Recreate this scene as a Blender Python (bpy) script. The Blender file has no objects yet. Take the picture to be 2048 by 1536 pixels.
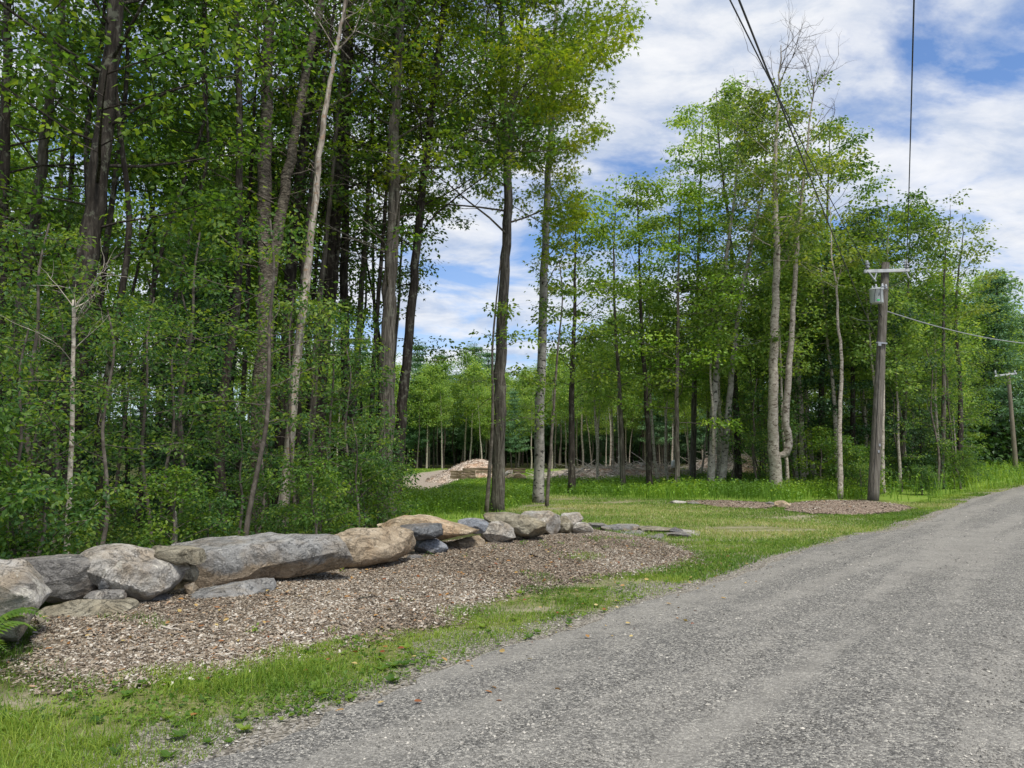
import bpy, math, random
import numpy as np
from mathutils import Vector, noise as mnoise
scene = bpy.context.scene
COL = scene.collection
R = math.radians
# ---------------------------------------------------------------- camera
F = 1450.0; PITCH = R(6.0); CAMH = 1.6
cam = bpy.data.cameras.new('camera'); co = bpy.data.objects.new('camera', cam); COL.objects.link(co)
cam.sensor_width = 36; cam.lens = 36*F/2048; cam.clip_end = 2000; cam.clip_start = 0.05
co.location = (0, 0, CAMH); co.rotation_euler = (R(90)+PITCH, 0, 0)
scene.camera = co
# ---------------------------------------------------------------- light and sky
SUN_EL, SUN_AZ = 61, 148          # azimuth clockwise from +Y (the view direction)
sl = bpy.data.lights.new('sun', 'SUN'); so = bpy.data.objects.new('sun', sl); COL.objects.link(so)
sl.energy = 2.8; sl.angle = R(12); sl.color = (1.0, 0.95, 0.86)
sd = Vector((math.sin(R(SUN_AZ))*math.cos(R(SUN_EL)), math.cos(R(SUN_AZ))*math.cos(R(SUN_EL)), math.sin(R(SUN_EL))))
so.rotation_euler = sd.to_track_quat('Z', 'Y').to_euler(); so.location = (20, -20, 40)
vs = scene.view_settings; vs.view_transform = 'Standard'; vs.look = 'None'; vs.exposure = 0.62; vs.gamma = 1

class NT:
    """small node tree writer"""
    def __init__(s, tree): s.t = tree; tree.nodes.clear()
    def n(s, typ, ins=None, **kw):
        nd = s.t.nodes.new(typ)
        for k, v in kw.items(): setattr(nd, k, v)
        for k, v in (ins or {}).items():
            sock = nd.inputs[k]
            if isinstance(v, bpy.types.NodeSocket): s.t.links.new(v, sock)
            else: sock.default_value = v
        return nd
    def noise(s, vec, scale, detail=4, rough=0.55, dist=0.0):
        return s.n('ShaderNodeTexNoise', {'Vector': vec, 'Scale': scale, 'Detail': detail, 'Roughness': rough, 'Distortion': dist})
    def ramp(s, fac, stops, interp='LINEAR'):
        r = s.n('ShaderNodeValToRGB', {'Fac': fac}); cr = r.color_ramp; cr.interpolation = interp
        while len(cr.elements) < len(stops): cr.elements.new(0.5)
        for e, (p, c) in zip(cr.elements, stops):
            e.position = p; e.color = (c[0], c[1], c[2], 1) if isinstance(c, (tuple, list)) else (c, c, c, 1)
        return r.outputs['Color']
    def mix(s, f, a, b, mode='MIX'):
        m = s.n('ShaderNodeMix', data_type='RGBA', blend_type=mode)
        for k, v in ((0, f), (6, a), (7, b)):
            if isinstance(v, bpy.types.NodeSocket): s.t.links.new(v, m.inputs[k])
            else: m.inputs[k].default_value = v if k == 0 or len(v) == 4 else (*v, 1)
        return m.outputs[2]
    def math(s, op, a, b=0.0, clamp=False):
        m = s.n('ShaderNodeMath', operation=op); m.use_clamp = clamp
        for k, v in ((0, a), (1, b)):
            if isinstance(v, bpy.types.NodeSocket): s.t.links.new(v, m.inputs[k])
            else: m.inputs[k].default_value = v
        return m.outputs[0]
    def mapping(s, vec, scale=(1, 1, 1), loc=(0, 0, 0), rot=(0, 0, 0)):
        return s.n('ShaderNodeMapping', {'Vector': vec, 'Scale': scale, 'Location': loc, 'Rotation': rot}).outputs[0]

w = bpy.data.worlds.new('World'); scene.world = w; w.use_nodes = True
t = NT(w.node_tree)
tc = t.n('ShaderNodeTexCoord').outputs['Generated']
sky = t.n('ShaderNodeTexSky'); sky.sky_type = 'NISHITA'; sky.sun_disc = False
sky.sun_elevation = R(SUN_EL); sky.sun_rotation = R(SUN_AZ); sky.air_density = 1.0; sky.dust_density = 0.6; sky.ozone_density = 2.0
sep = t.n('ShaderNodeSeparateXYZ', {0: tc})
zz = t.math('ADD', t.math('MAXIMUM', sep.outputs[2], 0.0), 0.22)
cv = t.n('ShaderNodeCombineXYZ', {0: t.math('DIVIDE', sep.outputs[0], zz), 1: t.math('DIVIDE', sep.outputs[1], zz), 2: 0.0}).outputs[0]
cvm = t.mapping(cv, scale=(1.0, 1.35, 1), loc=(3.4, 1.3, 0.0), rot=(0, 0, R(-22)))
n1 = t.noise(cvm, 1.9, 9, 0.58, 0.3).outputs['Fac']
n0 = t.noise(cvm, 0.55, 3, 0.5).outputs['Fac']
cov = t.ramp(t.math('ADD', t.math('MULTIPLY', n1, 0.72), t.math('MULTIPLY', n0, 0.28)), [(0.415, 0.0), (0.455, 0.35), (0.50, 0.82), (0.58, 1.0)])
n2 = t.noise(t.mapping(cv, scale=(1, 1.5, 1), loc=(7, 2, 0)), 4.2, 9, 0.62, 0.3).outputs['Fac']
cc = t.ramp(n2, [(0.30, (3.2, 3.8, 5.0)), (0.42, (4.2, 4.65, 5.5)), (0.53, (5.5, 5.7, 6.1)), (0.66, (6.4, 6.45, 6.6))])
skc = t.mix(1.0, sky.outputs[0], (0.86, 1.0, 1.2), 'MULTIPLY')
low_ = t.ramp(sep.outputs[2], [(0.02, 0.55), (0.30, 0.0)])
cov = t.math('MAXIMUM', cov, low_)
col = t.mix(cov, skc, cc)
bg = t.n('ShaderNodeBackground', {'Color': col, 'Strength': 0.1})
t.n('ShaderNodeOutputWorld', {'Surface': bg.outputs[0]})

# ---------------------------------------------------------------- projection and terrain
cp, sp = math.cos(PITCH), math.sin(PITCH)
def ray(px, py):
    x = (px-1024)/F; u = (768-py)/F
    return x, cp-u*sp, sp+u*cp
def P(px, py, D):
    x, f, u = ray(px, py); k = D/f
    return Vector((x*k, D, CAMH+u*k))
def proj(p):
    """world array (n,3) -> px, py"""
    p = np.atleast_2d(np.asarray(p, float)); y = p[:, 1]; z = p[:, 2]-CAMH
    f = y*cp+z*sp; u = -y*sp+z*cp; f = np.maximum(f, 0.05)
    return 1024+p[:, 0]/f*F, 768-u/f*F
def T(x, y):
    x = np.asarray(x, float); y = np.asarray(y, float)
    s = np.clip(y-22, 0, 90); z = 0.0155*s*s/(s+6)
    und = 0.045*np.sin(x*0.43+1)*np.sin(y*0.31+2)+0.02*np.sin(x*1.3+y*0.7)
    return z+und*np.clip((y-2)/8, 0, 1)*0.8
def G(px, py):
    x, f, u = ray(px, py); D = -CAMH/u*f
    for _ in range(12):
        z = float(T(x*D/f, D)); D = (z-CAMH)/u*f
    return Vector((x*D/f, D, z))
def GD(px, D):
    f = cp; X = (px-1024)/F*D
    return Vector((X, D, float(T(X, D))))

# ---------------------------------------------------------------- mesh collectors
class Geo:
    def __init__(s): s.v = []; s.f = []; s.t = []; s.n = 0
    def add(s, v, f, tint=0.5):
        v = np.asarray(v, float).reshape(-1, 3); f = np.asarray(f, int).reshape(-1, 4)
        s.v.append(v); s.f.append(f+s.n); s.n += len(v)
        s.t.append(np.broadcast_to(np.asarray(tint, float), (len(f),)).copy())
    def tube(s, pts, rad, sides=6, wob=0.0, rng=None, cap=False):
        pts = np.asarray([tuple(p) for p in pts], float); n = len(pts); rad = np.asarray(rad, float)
        tan = np.gradient(pts, axis=0); tan /= np.linalg.norm(tan, axis=1)[:, None]+1e-9
        ref = np.where(np.abs(tan[:, 2:3]) > 0.9, np.array([[1.0, 0, 0]]), np.array([[0, 0, 1.0]]))
        if abs(tan[:, 2]).mean() > 0.6: ref = np.tile([1.0, 0, 0], (n, 1))
        else: ref = np.tile([0.01, 0.02, 1.0], (n, 1))
        a = np.cross(tan, ref); a /= np.linalg.norm(a, axis=1)[:, None]+1e-9
        b = np.cross(tan, a)
        ang = np.linspace(0, 2*np.pi, sides, endpoint=False)
        rr = rad[:, None]*np.ones((1, sides))
        if wob and rng is not None:
            rr = rr*(1+wob*(rng.random((n, sides))-0.5)+wob*0.8*np.sin(ang*3+rng.random()*6)[None])
        v = pts[:, None]+a[:, None]*(np.cos(ang)[None, :, None]*rr[..., None])+b[:, None]*(np.sin(ang)[None, :, None]*rr[..., None])
        i = np.arange(n-1)[:, None]*sides; j = np.arange(sides)[None]; k = (j+1) % sides
        f = np.stack([i+j, i+k, i+sides+k, i+sides+j], -1).reshape(-1, 4)
        if cap:
            v = np.concatenate([v.reshape(-1, 3), pts[-1:], pts[:1]]); m = (n-1)*sides
            j = np.arange(0, sides, 2)
            f = np.concatenate([f, np.stack([m+j, m+(j+1) % sides, m+(j+2) % sides, 0*j+n*sides], -1),
                                np.stack([(j+2) % sides, (j+1) % sides, j, 0*j+n*sides+1], -1)])
        s.add(v, f)
    def box(s, c, size, rot=None, bev=0.0, tint=0.5):
        x, y, z = [q/2 for q in size]
        if bev:
            v = []
            for sz, ins in ((-z, bev), (-z+bev, 0), (z-bev, 0), (z, bev)):
                v += [(-x+ins, -y+ins, sz), (x-ins, -y+ins, sz), (x-ins, y-ins, sz), (-x+ins, y-ins, sz)]
            f = [(3, 2, 1, 0), (12, 13, 14, 15)]
            for l in range(3):
                for k in range(4): f.append((l*4+k, l*4+(k+1) % 4, l*4+4+(k+1) % 4, l*4+4+k))
        else:
            v = [(-x, -y, -z), (x, -y, -z), (x, y, -z), (-x, y, -z), (-x, -y, z), (x, -y, z), (x, y, z), (-x, y, z)]
            f = [(3, 2, 1, 0), (4, 5, 6, 7), (0, 1, 5, 4), (1, 2, 6, 5), (2, 3, 7, 6), (3, 0, 4, 7)]
        v = np.array(v, float)
        if rot is not None: v = v@np.array(rot.to_matrix() if hasattr(rot, 'to_matrix') else rot).T
        s.add(v+np.array(tuple(c)), f, tint)
    def build(s, name, mat, parent=None, smooth=False, loc=None):
        me = bpy.data.meshes.new(name)
        v = np.concatenate(s.v) if s.v else np.zeros((0, 3)); f = np.concatenate(s.f) if s.f else np.zeros((0, 4), int)
        tt = np.concatenate(s.t) if s.t else np.zeros(0)
        if loc is not None: v = v-np.array(tuple(loc))
        me.vertices.add(len(v)); me.vertices.foreach_set('co', v.astype(np.float32).ravel())
        tri = f[:, 3] == f[:, 2]
        if tri.any():
            cnt = np.where(tri, 3, 4); st = np.concatenate([[0], np.cumsum(cnt)[:-1]])
            mask = np.ones_like(f, bool); mask[tri, 3] = False; lp = f[mask]
        else:
            st = np.arange(len(f))*4; lp = f.ravel()
        me.loops.add(len(lp)); me.loops.foreach_set('vertex_index', lp.astype(np.int32))
        me.polygons.add(len(f)); me.polygons.foreach_set('loop_start', st.astype(np.int32))
        me.update(calc_edges=True)
        me.polygons.foreach_set('use_smooth', np.full(len(f), smooth))
        at = me.attributes.new('tint', 'FLOAT', 'FACE'); at.data.foreach_set('value', tt.astype(np.float32))
        me.materials.append(mat)
        o = bpy.data.objects.new(name, me); COL.objects.link(o)
        if parent: o.parent = parent
        elif loc is not None: o.location = loc
        return o
def tag(o, label=None, cat=None, group=None, kind=None):
    if label: o['label'] = label
    if cat: o['category'] = cat
    if group: o['group'] = group
    if kind: o['kind'] = kind
    return o
def empty(name, loc, label, cat, group=None):
    o = bpy.data.objects.new(name, None); COL.objects.link(o); o.location = loc; o.empty_display_size = 0.3
    return tag(o, label, cat, group)
KIDS = {}
def copy_thing(src, loc, rz=0, sc=1.0, label=None, tilt=(0, 0)):
    r = src.copy(); COL.objects.link(r); r.location = loc; r.rotation_euler = (tilt[0], tilt[1], rz)
    r.scale = sc if isinstance(sc, tuple) else (sc, sc, sc)
    if label: r['label'] = label
    for ch in KIDS.get(src.name, []):
        c = ch.copy(); COL.objects.link(c); c.parent = r
    return r
def place(src, first, *a, **k):
    return copy_thing(src, *a, **k)

# ---------------------------------------------------------------- leaf arrays
def leaf_arrays(c, d, nrm, size, kind='leaf'):
    """c centres(base), d leaf direction, nrm leaf normal, size (n,)"""
    n = len(c); d = d/np.linalg.norm(d, axis=1)[:, None]
    s = np.cross(d, nrm); s /= np.linalg.norm(s, axis=1)[:, None]+1e-9
    up = np.cross(s, d)
    if kind == 'leaf':
        tm = np.array([(0, 0, 0), (0.34, 0.42, 0.05), (0, 1, -0.06), (-0.34, 0.42, 0.05)]); fc = [(0, 1, 2, 3)]
    elif kind == 'oval':
        tm = np.array([(0, 0, 0), (0.27, 0.3, 0.05), (0.25, 0.68, 0.02), (0, 1, -0.1), (-0.25, 0.68, 0.02), (-0.27, 0.3, 0.05)])
        fc = [(0, 1, 2, 3), (0, 3, 4, 5)]
    elif kind == 'maple':
        tm = np.array([(0, 0, 0), (0.15, 0.42, 0.0), (0, 1.0, -0.12), (-0.15, 0.42, 0.0), (0.26, 0.2, 0.0), (0.62, 0.62, -0.1), (-0.26, 0.2, 0), (-0.62, 0.62, -0.1)])
        fc = [(0, 1, 2, 3), (0, 4, 5, 1), (0, 3, 7, 6)]
    elif kind == 'needle':
        tm = np.array([(-0.05, 0, 0), (0.05, 0, 0), (0.02, 1, 0), (-0.02, 1, 0)]); fc = [(0, 1, 2, 3)]
    elif kind == 'frond':
        tm = np.array([(-0.04, 0, 0), (0.16, 0.45, 0.03), (0.0, 1, -0.05), (-0.16, 0.45, 0.03)]); fc = [(0, 1, 2, 3)]
    sz = size[:, None, None]
    v = c[:, None]+sz*(tm[None, :, 0:1]*s[:, None]+tm[None, :, 1:2]*d[:, None]+tm[None, :, 2:3]*up[:, None])
    m = len(tm)
    f = (np.arange(n)[:, None, None]*m+np.array(fc)[None]).reshape(-1, 4)
    return v.reshape(-1, 3), f, len(fc)
def add_leaves(g, c, d, nrm, size, kind, tint):
    if len(c) == 0: return
    v, f, k = leaf_arrays(c, d, nrm, size, kind)
    g.add(v, f, np.repeat(tint, k))
def clumps(g, cen, rng, n=30, rad=0.5, flat=0.3, size=0.12, kind='leaf', droop=0.25, tvar=0.22, jit=0.55):
    """leaf clumps: flattened discs of leaves round each centre"""
    cen = np.asarray(cen, float).reshape(-1, 3)
    if len(cen) == 0: return
    K = len(cen); cnt = rng.poisson(n, K); idx = np.repeat(np.arange(K), cnt); N = len(idx)
    rr = rad*(0.6+0.8*rng.random(K))[idx]
    p = rng.normal(size=(N, 3)); p /= np.linalg.norm(p, axis=1)[:, None]; p *= (rng.random(N)**0.45)[:, None]
    el = (0.6+0.8*rng.random((K, 2)))[idx]
    off = np.stack([p[:, 0]*rr*el[:, 0], p[:, 1]*rr*el[:, 1], p[:, 2]*rr*flat], 1)
    c = cen[idx]+off
    d = off*np.array([1, 1, 0.3])+rng.normal(size=(N, 3))*0.25*rr[:, None]; d[:, 2] -= droop*rr
    nr = np.tile([0, 0, 1.0], (N, 1))+rng.normal(size=(N, 3))*jit
    tint = np.clip(0.5+(rng.normal(size=K)*tvar)[idx]+rng.normal(size=N)*0.13, 0, 1)
    add_leaves(g, c, d, nr, size*(0.7+0.6*rng.random(N)), kind, tint)

# ---------------------------------------------------------------- materials
def mat(name):
    m = bpy.data.materials.new(name); m.use_nodes = True
    return m, NT(m.node_tree)
def finish(t, col, rough=0.8, bump=None, bstr=0.3, bdist=0.02, spec=0.3, metal=0.0):
    ins = {'Base Color': col, 'Roughness': rough, 'Specular IOR Level': spec, 'Metallic': metal}
    if bump is not None:
        ins['Normal'] = t.n('ShaderNodeBump', {'Height': bump, 'Strength': bstr, 'Distance': bdist}).outputs[0]
    b = t.n('ShaderNodeBsdfPrincipled', ins)
    t.n('ShaderNodeOutputMaterial', {'Surface': b.outputs[0]}); return b
def leaf_mat(name, dark, mid, light, trans=0.5):
    m, t = mat(name)
    at = t.n('ShaderNodeAttribute', attribute_name='tint').outputs['Fac']
    oi = t.n('ShaderNodeObjectInfo').outputs['Random']
    f = t.math('ADD', at, t.math('MULTIPLY', t.math('SUBTRACT', oi, 0.5), 0.25), clamp=True)
    c = t.ramp(f, [(0.1, dark), (0.5, mid), (0.92, light)])
    d = t.n('ShaderNodeBsdfPrincipled', {'Base Color': c, 'Roughness': 0.5, 'Specular IOR Level': 0.35})
    tcol = t.mix(1.0, c, (1.45, 1.35, 0.55), 'MULTIPLY')
    tr = t.n('ShaderNodeBsdfTranslucent', {'Color': tcol})
    mx = t.n('ShaderNodeMixShader', {0: trans, 1: d.outputs[0], 2: tr.outputs[0]})
    t.n('ShaderNodeOutputMaterial', {'Surface': mx.outputs[0]}); return m
L_MAPLE = leaf_mat('maple_leaf', (0.045, 0.102, 0.022), (0.092, 0.197, 0.032), (0.226, 0.324, 0.040))
L_GOLD = leaf_mat('golden_maple_leaf', (0.104, 0.174, 0.018), (0.192, 0.297, 0.022), (0.371, 0.408, 0.033), 0.5)
L_BIRCH = leaf_mat('birch_leaf', (0.073, 0.132, 0.036), (0.140, 0.222, 0.048), (0.262, 0.324, 0.060))
L_BEECH = leaf_mat('beech_leaf', (0.058, 0.116, 0.023), (0.126, 0.225, 0.038), (0.252, 0.353, 0.054))
L_DARK = leaf_mat('dark_leaf', (0.030, 0.072, 0.025), (0.054, 0.126, 0.032), (0.120, 0.204, 0.047), 0.35)
L_CON = leaf_mat('conifer_needles', (0.021, 0.058, 0.027), (0.042, 0.102, 0.039), (0.083, 0.166, 0.053), 0.2)
L_PINE = leaf_mat('pine_needles', (0.076, 0.158, 0.088), (0.131, 0.260, 0.127), (0.220, 0.372, 0.156), 0.25)
L_FAR = leaf_mat('far_leaf', (0.118, 0.216, 0.062), (0.224, 0.374, 0.090), (0.444, 0.570, 0.121))
L_UNDER = leaf_mat('undergrowth_leaf', (0.035, 0.093, 0.030), (0.077, 0.173, 0.044), (0.235, 0.328, 0.050))
L_FERN = leaf_mat('fern_leaf', (0.058, 0.131, 0.022), (0.116, 0.224, 0.036), (0.231, 0.337, 0.055))
L_WEED = leaf_mat('weed_leaf', (0.088, 0.180, 0.022), (0.162, 0.306, 0.032), (0.311, 0.444, 0.048), 0.35)
L_GRASS = leaf_mat('grass_blade', (0.072, 0.142, 0.021), (0.144, 0.263, 0.032), (0.307, 0.395, 0.063), 0.35)
L_LAWN = leaf_mat('lawn_blade', (0.085, 0.18, 0.022), (0.19, 0.32, 0.045), (0.50, 0.48, 0.23), 0.35)

def bark_mat(name, c1, c2, c3, vs=(14, 14, 2.2), bump=0.8, lichen=0.0, spots=None):
    m, t = mat(name)
    oc = t.n('ShaderNodeTexCoord').outputs['Object']
    mp = t.mapping(oc, scale=vs)
    a = t.noise(mp, 1.0, 6, 0.65, 0.6).outputs['Fac']
    b = t.noise(oc, 1.3, 5, 0.6).outputs['Fac']
    fine = t.noise(t.mapping(oc, scale=(vs[0]*3, vs[1]*3, vs[2]*3)), 1.0, 3, 0.6).outputs['Fac']
    c = t.ramp(a, [(0.34, c1), (0.52, c2), (0.68, c3)])
    c = t.mix(t.ramp(b, [(0.42, 0.0), (0.62, 0.75)]), c, t.mix(0.55, c, c1))
    if lichen:
        l = t.ramp(t.noise(oc, 4.5, 5, 0.7).outputs['Fac'], [(0.56, 0.0), (0.62, 1.0)])
        c = t.mix(t.math('MULTIPLY', l, lichen), c, (0.36, 0.38, 0.28))
    if spots:
        l = t.ramp(t.noise(t.mapping(oc, scale=(5, 5, 9)), 1.0, 4, 0.6).outputs['Fac'], [(0.58, 0.0), (0.61, 1.0)])
        c = t.mix(l, c, spots)
    h = t.math('ADD', a, t.math('MULTIPLY', fine, 0.4))
    finish(t, c, 0.9, h, bump, 0.03, 0.15); return m
B_DARK = bark_mat('dark_bark', (0.016, 0.013, 0.011), (0.050, 0.042, 0.034), (0.115, 0.10, 0.083), lichen=0.25)
B_GREY = bark_mat('grey_bark', (0.035, 0.03, 0.024), (0.13, 0.115, 0.094), (0.26, 0.235, 0.2), (18, 18, 1.6), 1.0, lichen=0.2)
B_SCALY = bark_mat('scaly_birch_bark', (0.025, 0.02, 0.016), (0.17, 0.145, 0.115), (0.42, 0.365, 0.29), (9, 9, 22), 1.0, lichen=0.2)
B_BEECH = bark_mat('smooth_beech_bark', (0.18, 0.165, 0.145), (0.33, 0.31, 0.275), (0.44, 0.42, 0.37), (4, 4, 5), 0.25, lichen=0.3, spots=(0.05, 0.045, 0.04))
B_PALE = bark_mat('pale_bark', (0.22, 0.19, 0.155), (0.46, 0.41, 0.34), (0.62, 0.57, 0.49), (6, 6, 10), 0.5, spots=(0.14, 0.11, 0.085))
B_DEAD = bark_mat('peeling_dead_bark', (0.14, 0.11, 0.09), (0.42, 0.37, 0.31), (0.62, 0.57, 0.50), (10, 10, 3), 0.8, spots=(0.34, 0.24, 0.17))
B_POLE = bark_mat('weathered_pole_wood', (0.07, 0.062, 0.052), (0.165, 0.15, 0.128), (0.29, 0.27, 0.235), (30, 30, 0.9), 0.6)
B_TWIG = bark_mat('twig_bark', (0.06, 0.05, 0.04), (0.14, 0.12, 0.10), (0.24, 0.21, 0.18), (6, 6, 6), 0.2)
B_TIMBER = bark_mat('weathered_timber', (0.10, 0.075, 0.045), (0.24, 0.19, 0.125), (0.37, 0.31, 0.22), (1.2, 16, 16), 0.5)

def rock_mat(name, c1, c2, c3, lichen=0.3, stain=(0.30, 0.20, 0.11), st=0.3, seed=0.0, layer=(2, 2, 3.2), low=None):
    m, t = mat(name)
    oc = t.mapping(t.n('ShaderNodeTexCoord').outputs['Object'], loc=(seed, seed*2, 0))
    a = t.noise(t.mapping(oc, scale=layer), 1.2, 9, 0.62, 0.5).outputs['Fac']
    b = t.noise(oc, 2.2, 6, 0.62, 0.4).outputs['Fac']
    fine = t.noise(oc, 75, 4, 0.75).outputs['Fac']
    c = t.ramp(a, [(0.30, c1), (0.50, c2), (0.70, c3)])
    c = t.mix(t.math('MULTIPLY', t.ramp(b, [(0.47, 0.0), (0.64, 1.0)]), st), c, stain)
    if low:
        z_ = t.n('ShaderNodeSeparateXYZ', {0: t.n('ShaderNodeTexCoord').outputs['Object']}).outputs[2]
        lm = t.ramp(t.math('ADD', t.math('MULTIPLY', z_, -2.2), t.math('ADD', b, 0.02)), [(0.44, 0.0), (0.56, 0.85)])
        c = t.mix(lm, c, t.mix(a, low, tuple(q*2.0 for q in low)))
    li = t.ramp(t.noise(oc, 6.5, 6, 0.72, 0.6).outputs['Fac'], [(0.58, 0.0), (0.63, 1.0)])
    c = t.mix(t.math('MULTIPLY', li, lichen), c, (0.58, 0.55, 0.47))
    mid = t.noise(oc, 13, 7, 0.72, 0.5).outputs['Fac']
    c = t.mix(0.45, c, t.ramp(mid, [(0.32, 0.22), (0.5, 0.5), (0.68, 0.78)]), 'OVERLAY')
    c = t.mix(0.5, c, t.ramp(fine, [(0.3, 0.2), (0.5, 0.5), (0.7, 0.8)]), 'OVERLAY')
    crk = t.ramp(t.noise(t.mapping(oc, scale=(2.6, 2.6, 4)), 1.0, 8, 0.7, 1.6).outputs['Fac'], [(0.485, 1.0), (0.5, 0.0), (0.515, 1.0)])
    c = t.mix(0.22, c, t.mix(1.0, c, crk, 'MULTIPLY'))
    h = t.math('ADD', t.math('ADD', t.math('MULTIPLY', a, 1.4), t.math('MULTIPLY', mid, 0.7)), t.math('ADD', t.math('MULTIPLY', fine, 0.15), t.math('MULTIPLY', crk, 0.18)))
    finish(t, c, 0.9, h, 1.0, 0.055, 0.2); return m
RK = {
 'grey': rock_mat('grey_stone', (0.115, 0.11, 0.105), (0.21, 0.20, 0.185), (0.32, 0.305, 0.28), 0.35, seed=1),
 'slab': rock_mat('blue_grey_stone', (0.165, 0.162, 0.155), (0.265, 0.262, 0.252), (0.37, 0.365, 0.35), 0.25, (0.24, 0.185, 0.12), 0.5, seed=4, low=(0.20, 0.155, 0.105)),
 'tan': rock_mat('tan_stone', (0.22, 0.17, 0.115), (0.37, 0.30, 0.215), (0.50, 0.42, 0.32), 0.25, (0.34, 0.235, 0.14), 0.45, seed=7),
 'tan2': rock_mat('ochre_stone', (0.30, 0.22, 0.135), (0.47, 0.375, 0.26), (0.58, 0.49, 0.37), 0.2, (0.42, 0.25, 0.13), 0.55, seed=9),
 'white': rock_mat('pale_speckled_stone', (0.22, 0.20, 0.175), (0.38, 0.36, 0.325), (0.55, 0.53, 0.49), 0.7, (0.33, 0.24, 0.14), 0.5, seed=12),
 'dark': rock_mat('slate_stone', (0.075, 0.077, 0.08), (0.145, 0.15, 0.155), (0.24, 0.245, 0.25), 0.2, seed=15),
 'olive': rock_mat('olive_stone', (0.14, 0.125, 0.09), (0.26, 0.235, 0.175), (0.38, 0.35, 0.27), 0.2, (0.27, 0.21, 0.12), 0.4, seed=18),
 'blue': rock_mat('blueish_stone', (0.11, 0.12, 0.14), (0.21, 0.225, 0.25), (0.33, 0.34, 0.36), 0.3, seed=21)}

def plain_mat(name, c, rough=0.5, metal=0.0, var=0.15):
    m, t = mat(name); oc = t.n('ShaderNodeTexCoord').outputs['Object']
    a = t.noise(oc, 9, 5, 0.6).outputs['Fac']
    cc = t.mix(t.ramp(a, [(0.35, 0.0), (0.7, 1.0)]), c, tuple(x*(1-var) for x in c))
    finish(t, cc, rough, metal=metal, spec=0.4); return m
M_ARM = plain_mat('white_fibreglass', (0.50, 0.52, 0.53)); M_TANK = plain_mat('grey_tank_paint', (0.50, 0.54, 0.54), 0.45)
M_WIRE = plain_mat('black_cable', (0.018, 0.018, 0.02), 0.5); M_SILVER = plain_mat('aluminium_cable', (0.45, 0.46, 0.47), 0.35, 0.6)
M_INS = plain_mat('grey_porcelain', (0.36, 0.38, 0.41), 0.25); M_GREEN = plain_mat('green_sticker', (0.02, 0.45, 0.10)); M_INK = plain_mat('black_marking', (0.02, 0.02, 0.02))
M_STEEL = plain_mat('galvanised_steel', (0.38, 0.39, 0.40), 0.4, 0.6); M_WHITE = plain_mat('white_plastic', (0.72, 0.72, 0.69), 0.5)

# ---------------------------------------------------------------- outlines on the ground
def poly_world(pts): return np.array([tuple(G(*p))[:2] for p in pts])
def inpoly(x, y, pg):
    x = np.asarray(x); y = np.asarray(y); c = np.zeros(x.shape, bool); n = len(pg)
    for i in range(n):
        x1, y1 = pg[i]; x2, y2 = pg[i-1]
        if y1 == y2: continue
        k = ((y1 > y) != (y2 > y)) & (x < (x2-x1)*(y-y1)/(y2-y1)+x1); c ^= k
    return c
def dist_poly(x, y, pg, closed=True):
    d = np.full(np.shape(x), 1e9); n = len(pg)
    for i in range(0 if closed else 1, n):
        a = pg[i-1]; b = pg[i]; ab = b-a; L = (ab**2).sum()+1e-12
        tt = np.clip(((x-a[0])*ab[0]+(y-a[1])*ab[1])/L, 0, 1)
        d = np.minimum(d, np.hypot(x-a[0]-tt*ab[0], y-a[1]-tt*ab[1]))
    return d
def fbm(x, y, s, seed=0.0):
    x = np.asarray(x, float); y = np.asarray(y, float); r = 0
    rs = np.random.default_rng(int(seed*10)+5); a = 1
    for k in range(5):
        for q in range(3):
            th = rs.random()*6.28; ph = rs.random()*6.28; f = s*(1.9**k)*(0.7+0.6*rs.random())
            r = r+a*np.sin((x*math.cos(th)+y*math.sin(th))*f+ph)
        a *= 0.55
    return r/3.2
MULCH_LOW = [(70, 1335), (180, 1372), (330, 1350), (480, 1335), (620, 1298), (760, 1268), (880, 1243), (940, 1205), (1100, 1172), (1250, 1146), (1372, 1126), (1388, 1112)]
MULCH_UP = [(1330, 1088), (1260, 1072), (1185, 1066), (1120, 1060), (1000, 1075), (860, 1098), (720, 1128), (600, 1150), (430, 1180), (250, 1215), (110, 1240), (60, 1290)]
mulch_pg = poly_world(MULCH_LOW+MULCH_UP); mulch_low = poly_world(MULCH_LOW+MULCH_UP[:2])
MULCH2 = poly_world([(1575, 1008), (1640, 1003), (1730, 1003), (1800, 1010), (1838, 1018), (1790, 1026), (1700, 1031), (1620, 1029), (1570, 1022)])
MULCH3 = poly_world([(1360, 1004), (1440, 1003), (1540, 1007), (1560, 1012), (1530, 1019), (1440, 1015)])
ROAD_L = [(-2.9, 2.2), (-1.75, 3.85), (-0.95, 5.0), (-0.1, 6.3), (1.1, 7.9), (2.5, 9.7), (4.6, 12.3), (7.3, 15.6), (10.2, 18.6), (13.3, 22.6), (18.2, 29), (24, 35.5), (36, 48), (60, 72), (90, 101)]
rl = np.array(ROAD_L)
def road_left_x(y): return np.interp(y, np.concatenate([[-40], rl[:, 1]]), np.concatenate([[-34], rl[:, 0]]))
CHIPS_BACK = [poly_world([(795, 952), (845, 948), (905, 945), (930, 955), (900, 972), (868, 990), (800, 985)]),
              poly_world([(1085, 952), (1150, 944), (1300, 940), (1420, 946), (1380, 958), (1250, 966), (1090, 968)])]
WEEDL = poly_world([(640, 1010), (760, 985), (850, 992), (920, 966), (1075, 964), (1078, 990), (1090, 1003), (990, 1022), (880, 1032), (740, 1035)])
WEEDR = poly_world([(1085, 968), (1250, 968), (1400, 966), (1560, 960), (1740, 955), (1735, 998), (1640, 998), (1560, 1003), (1450, 1000), (1300, 998), (1180, 992), (1092, 990)])
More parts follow.
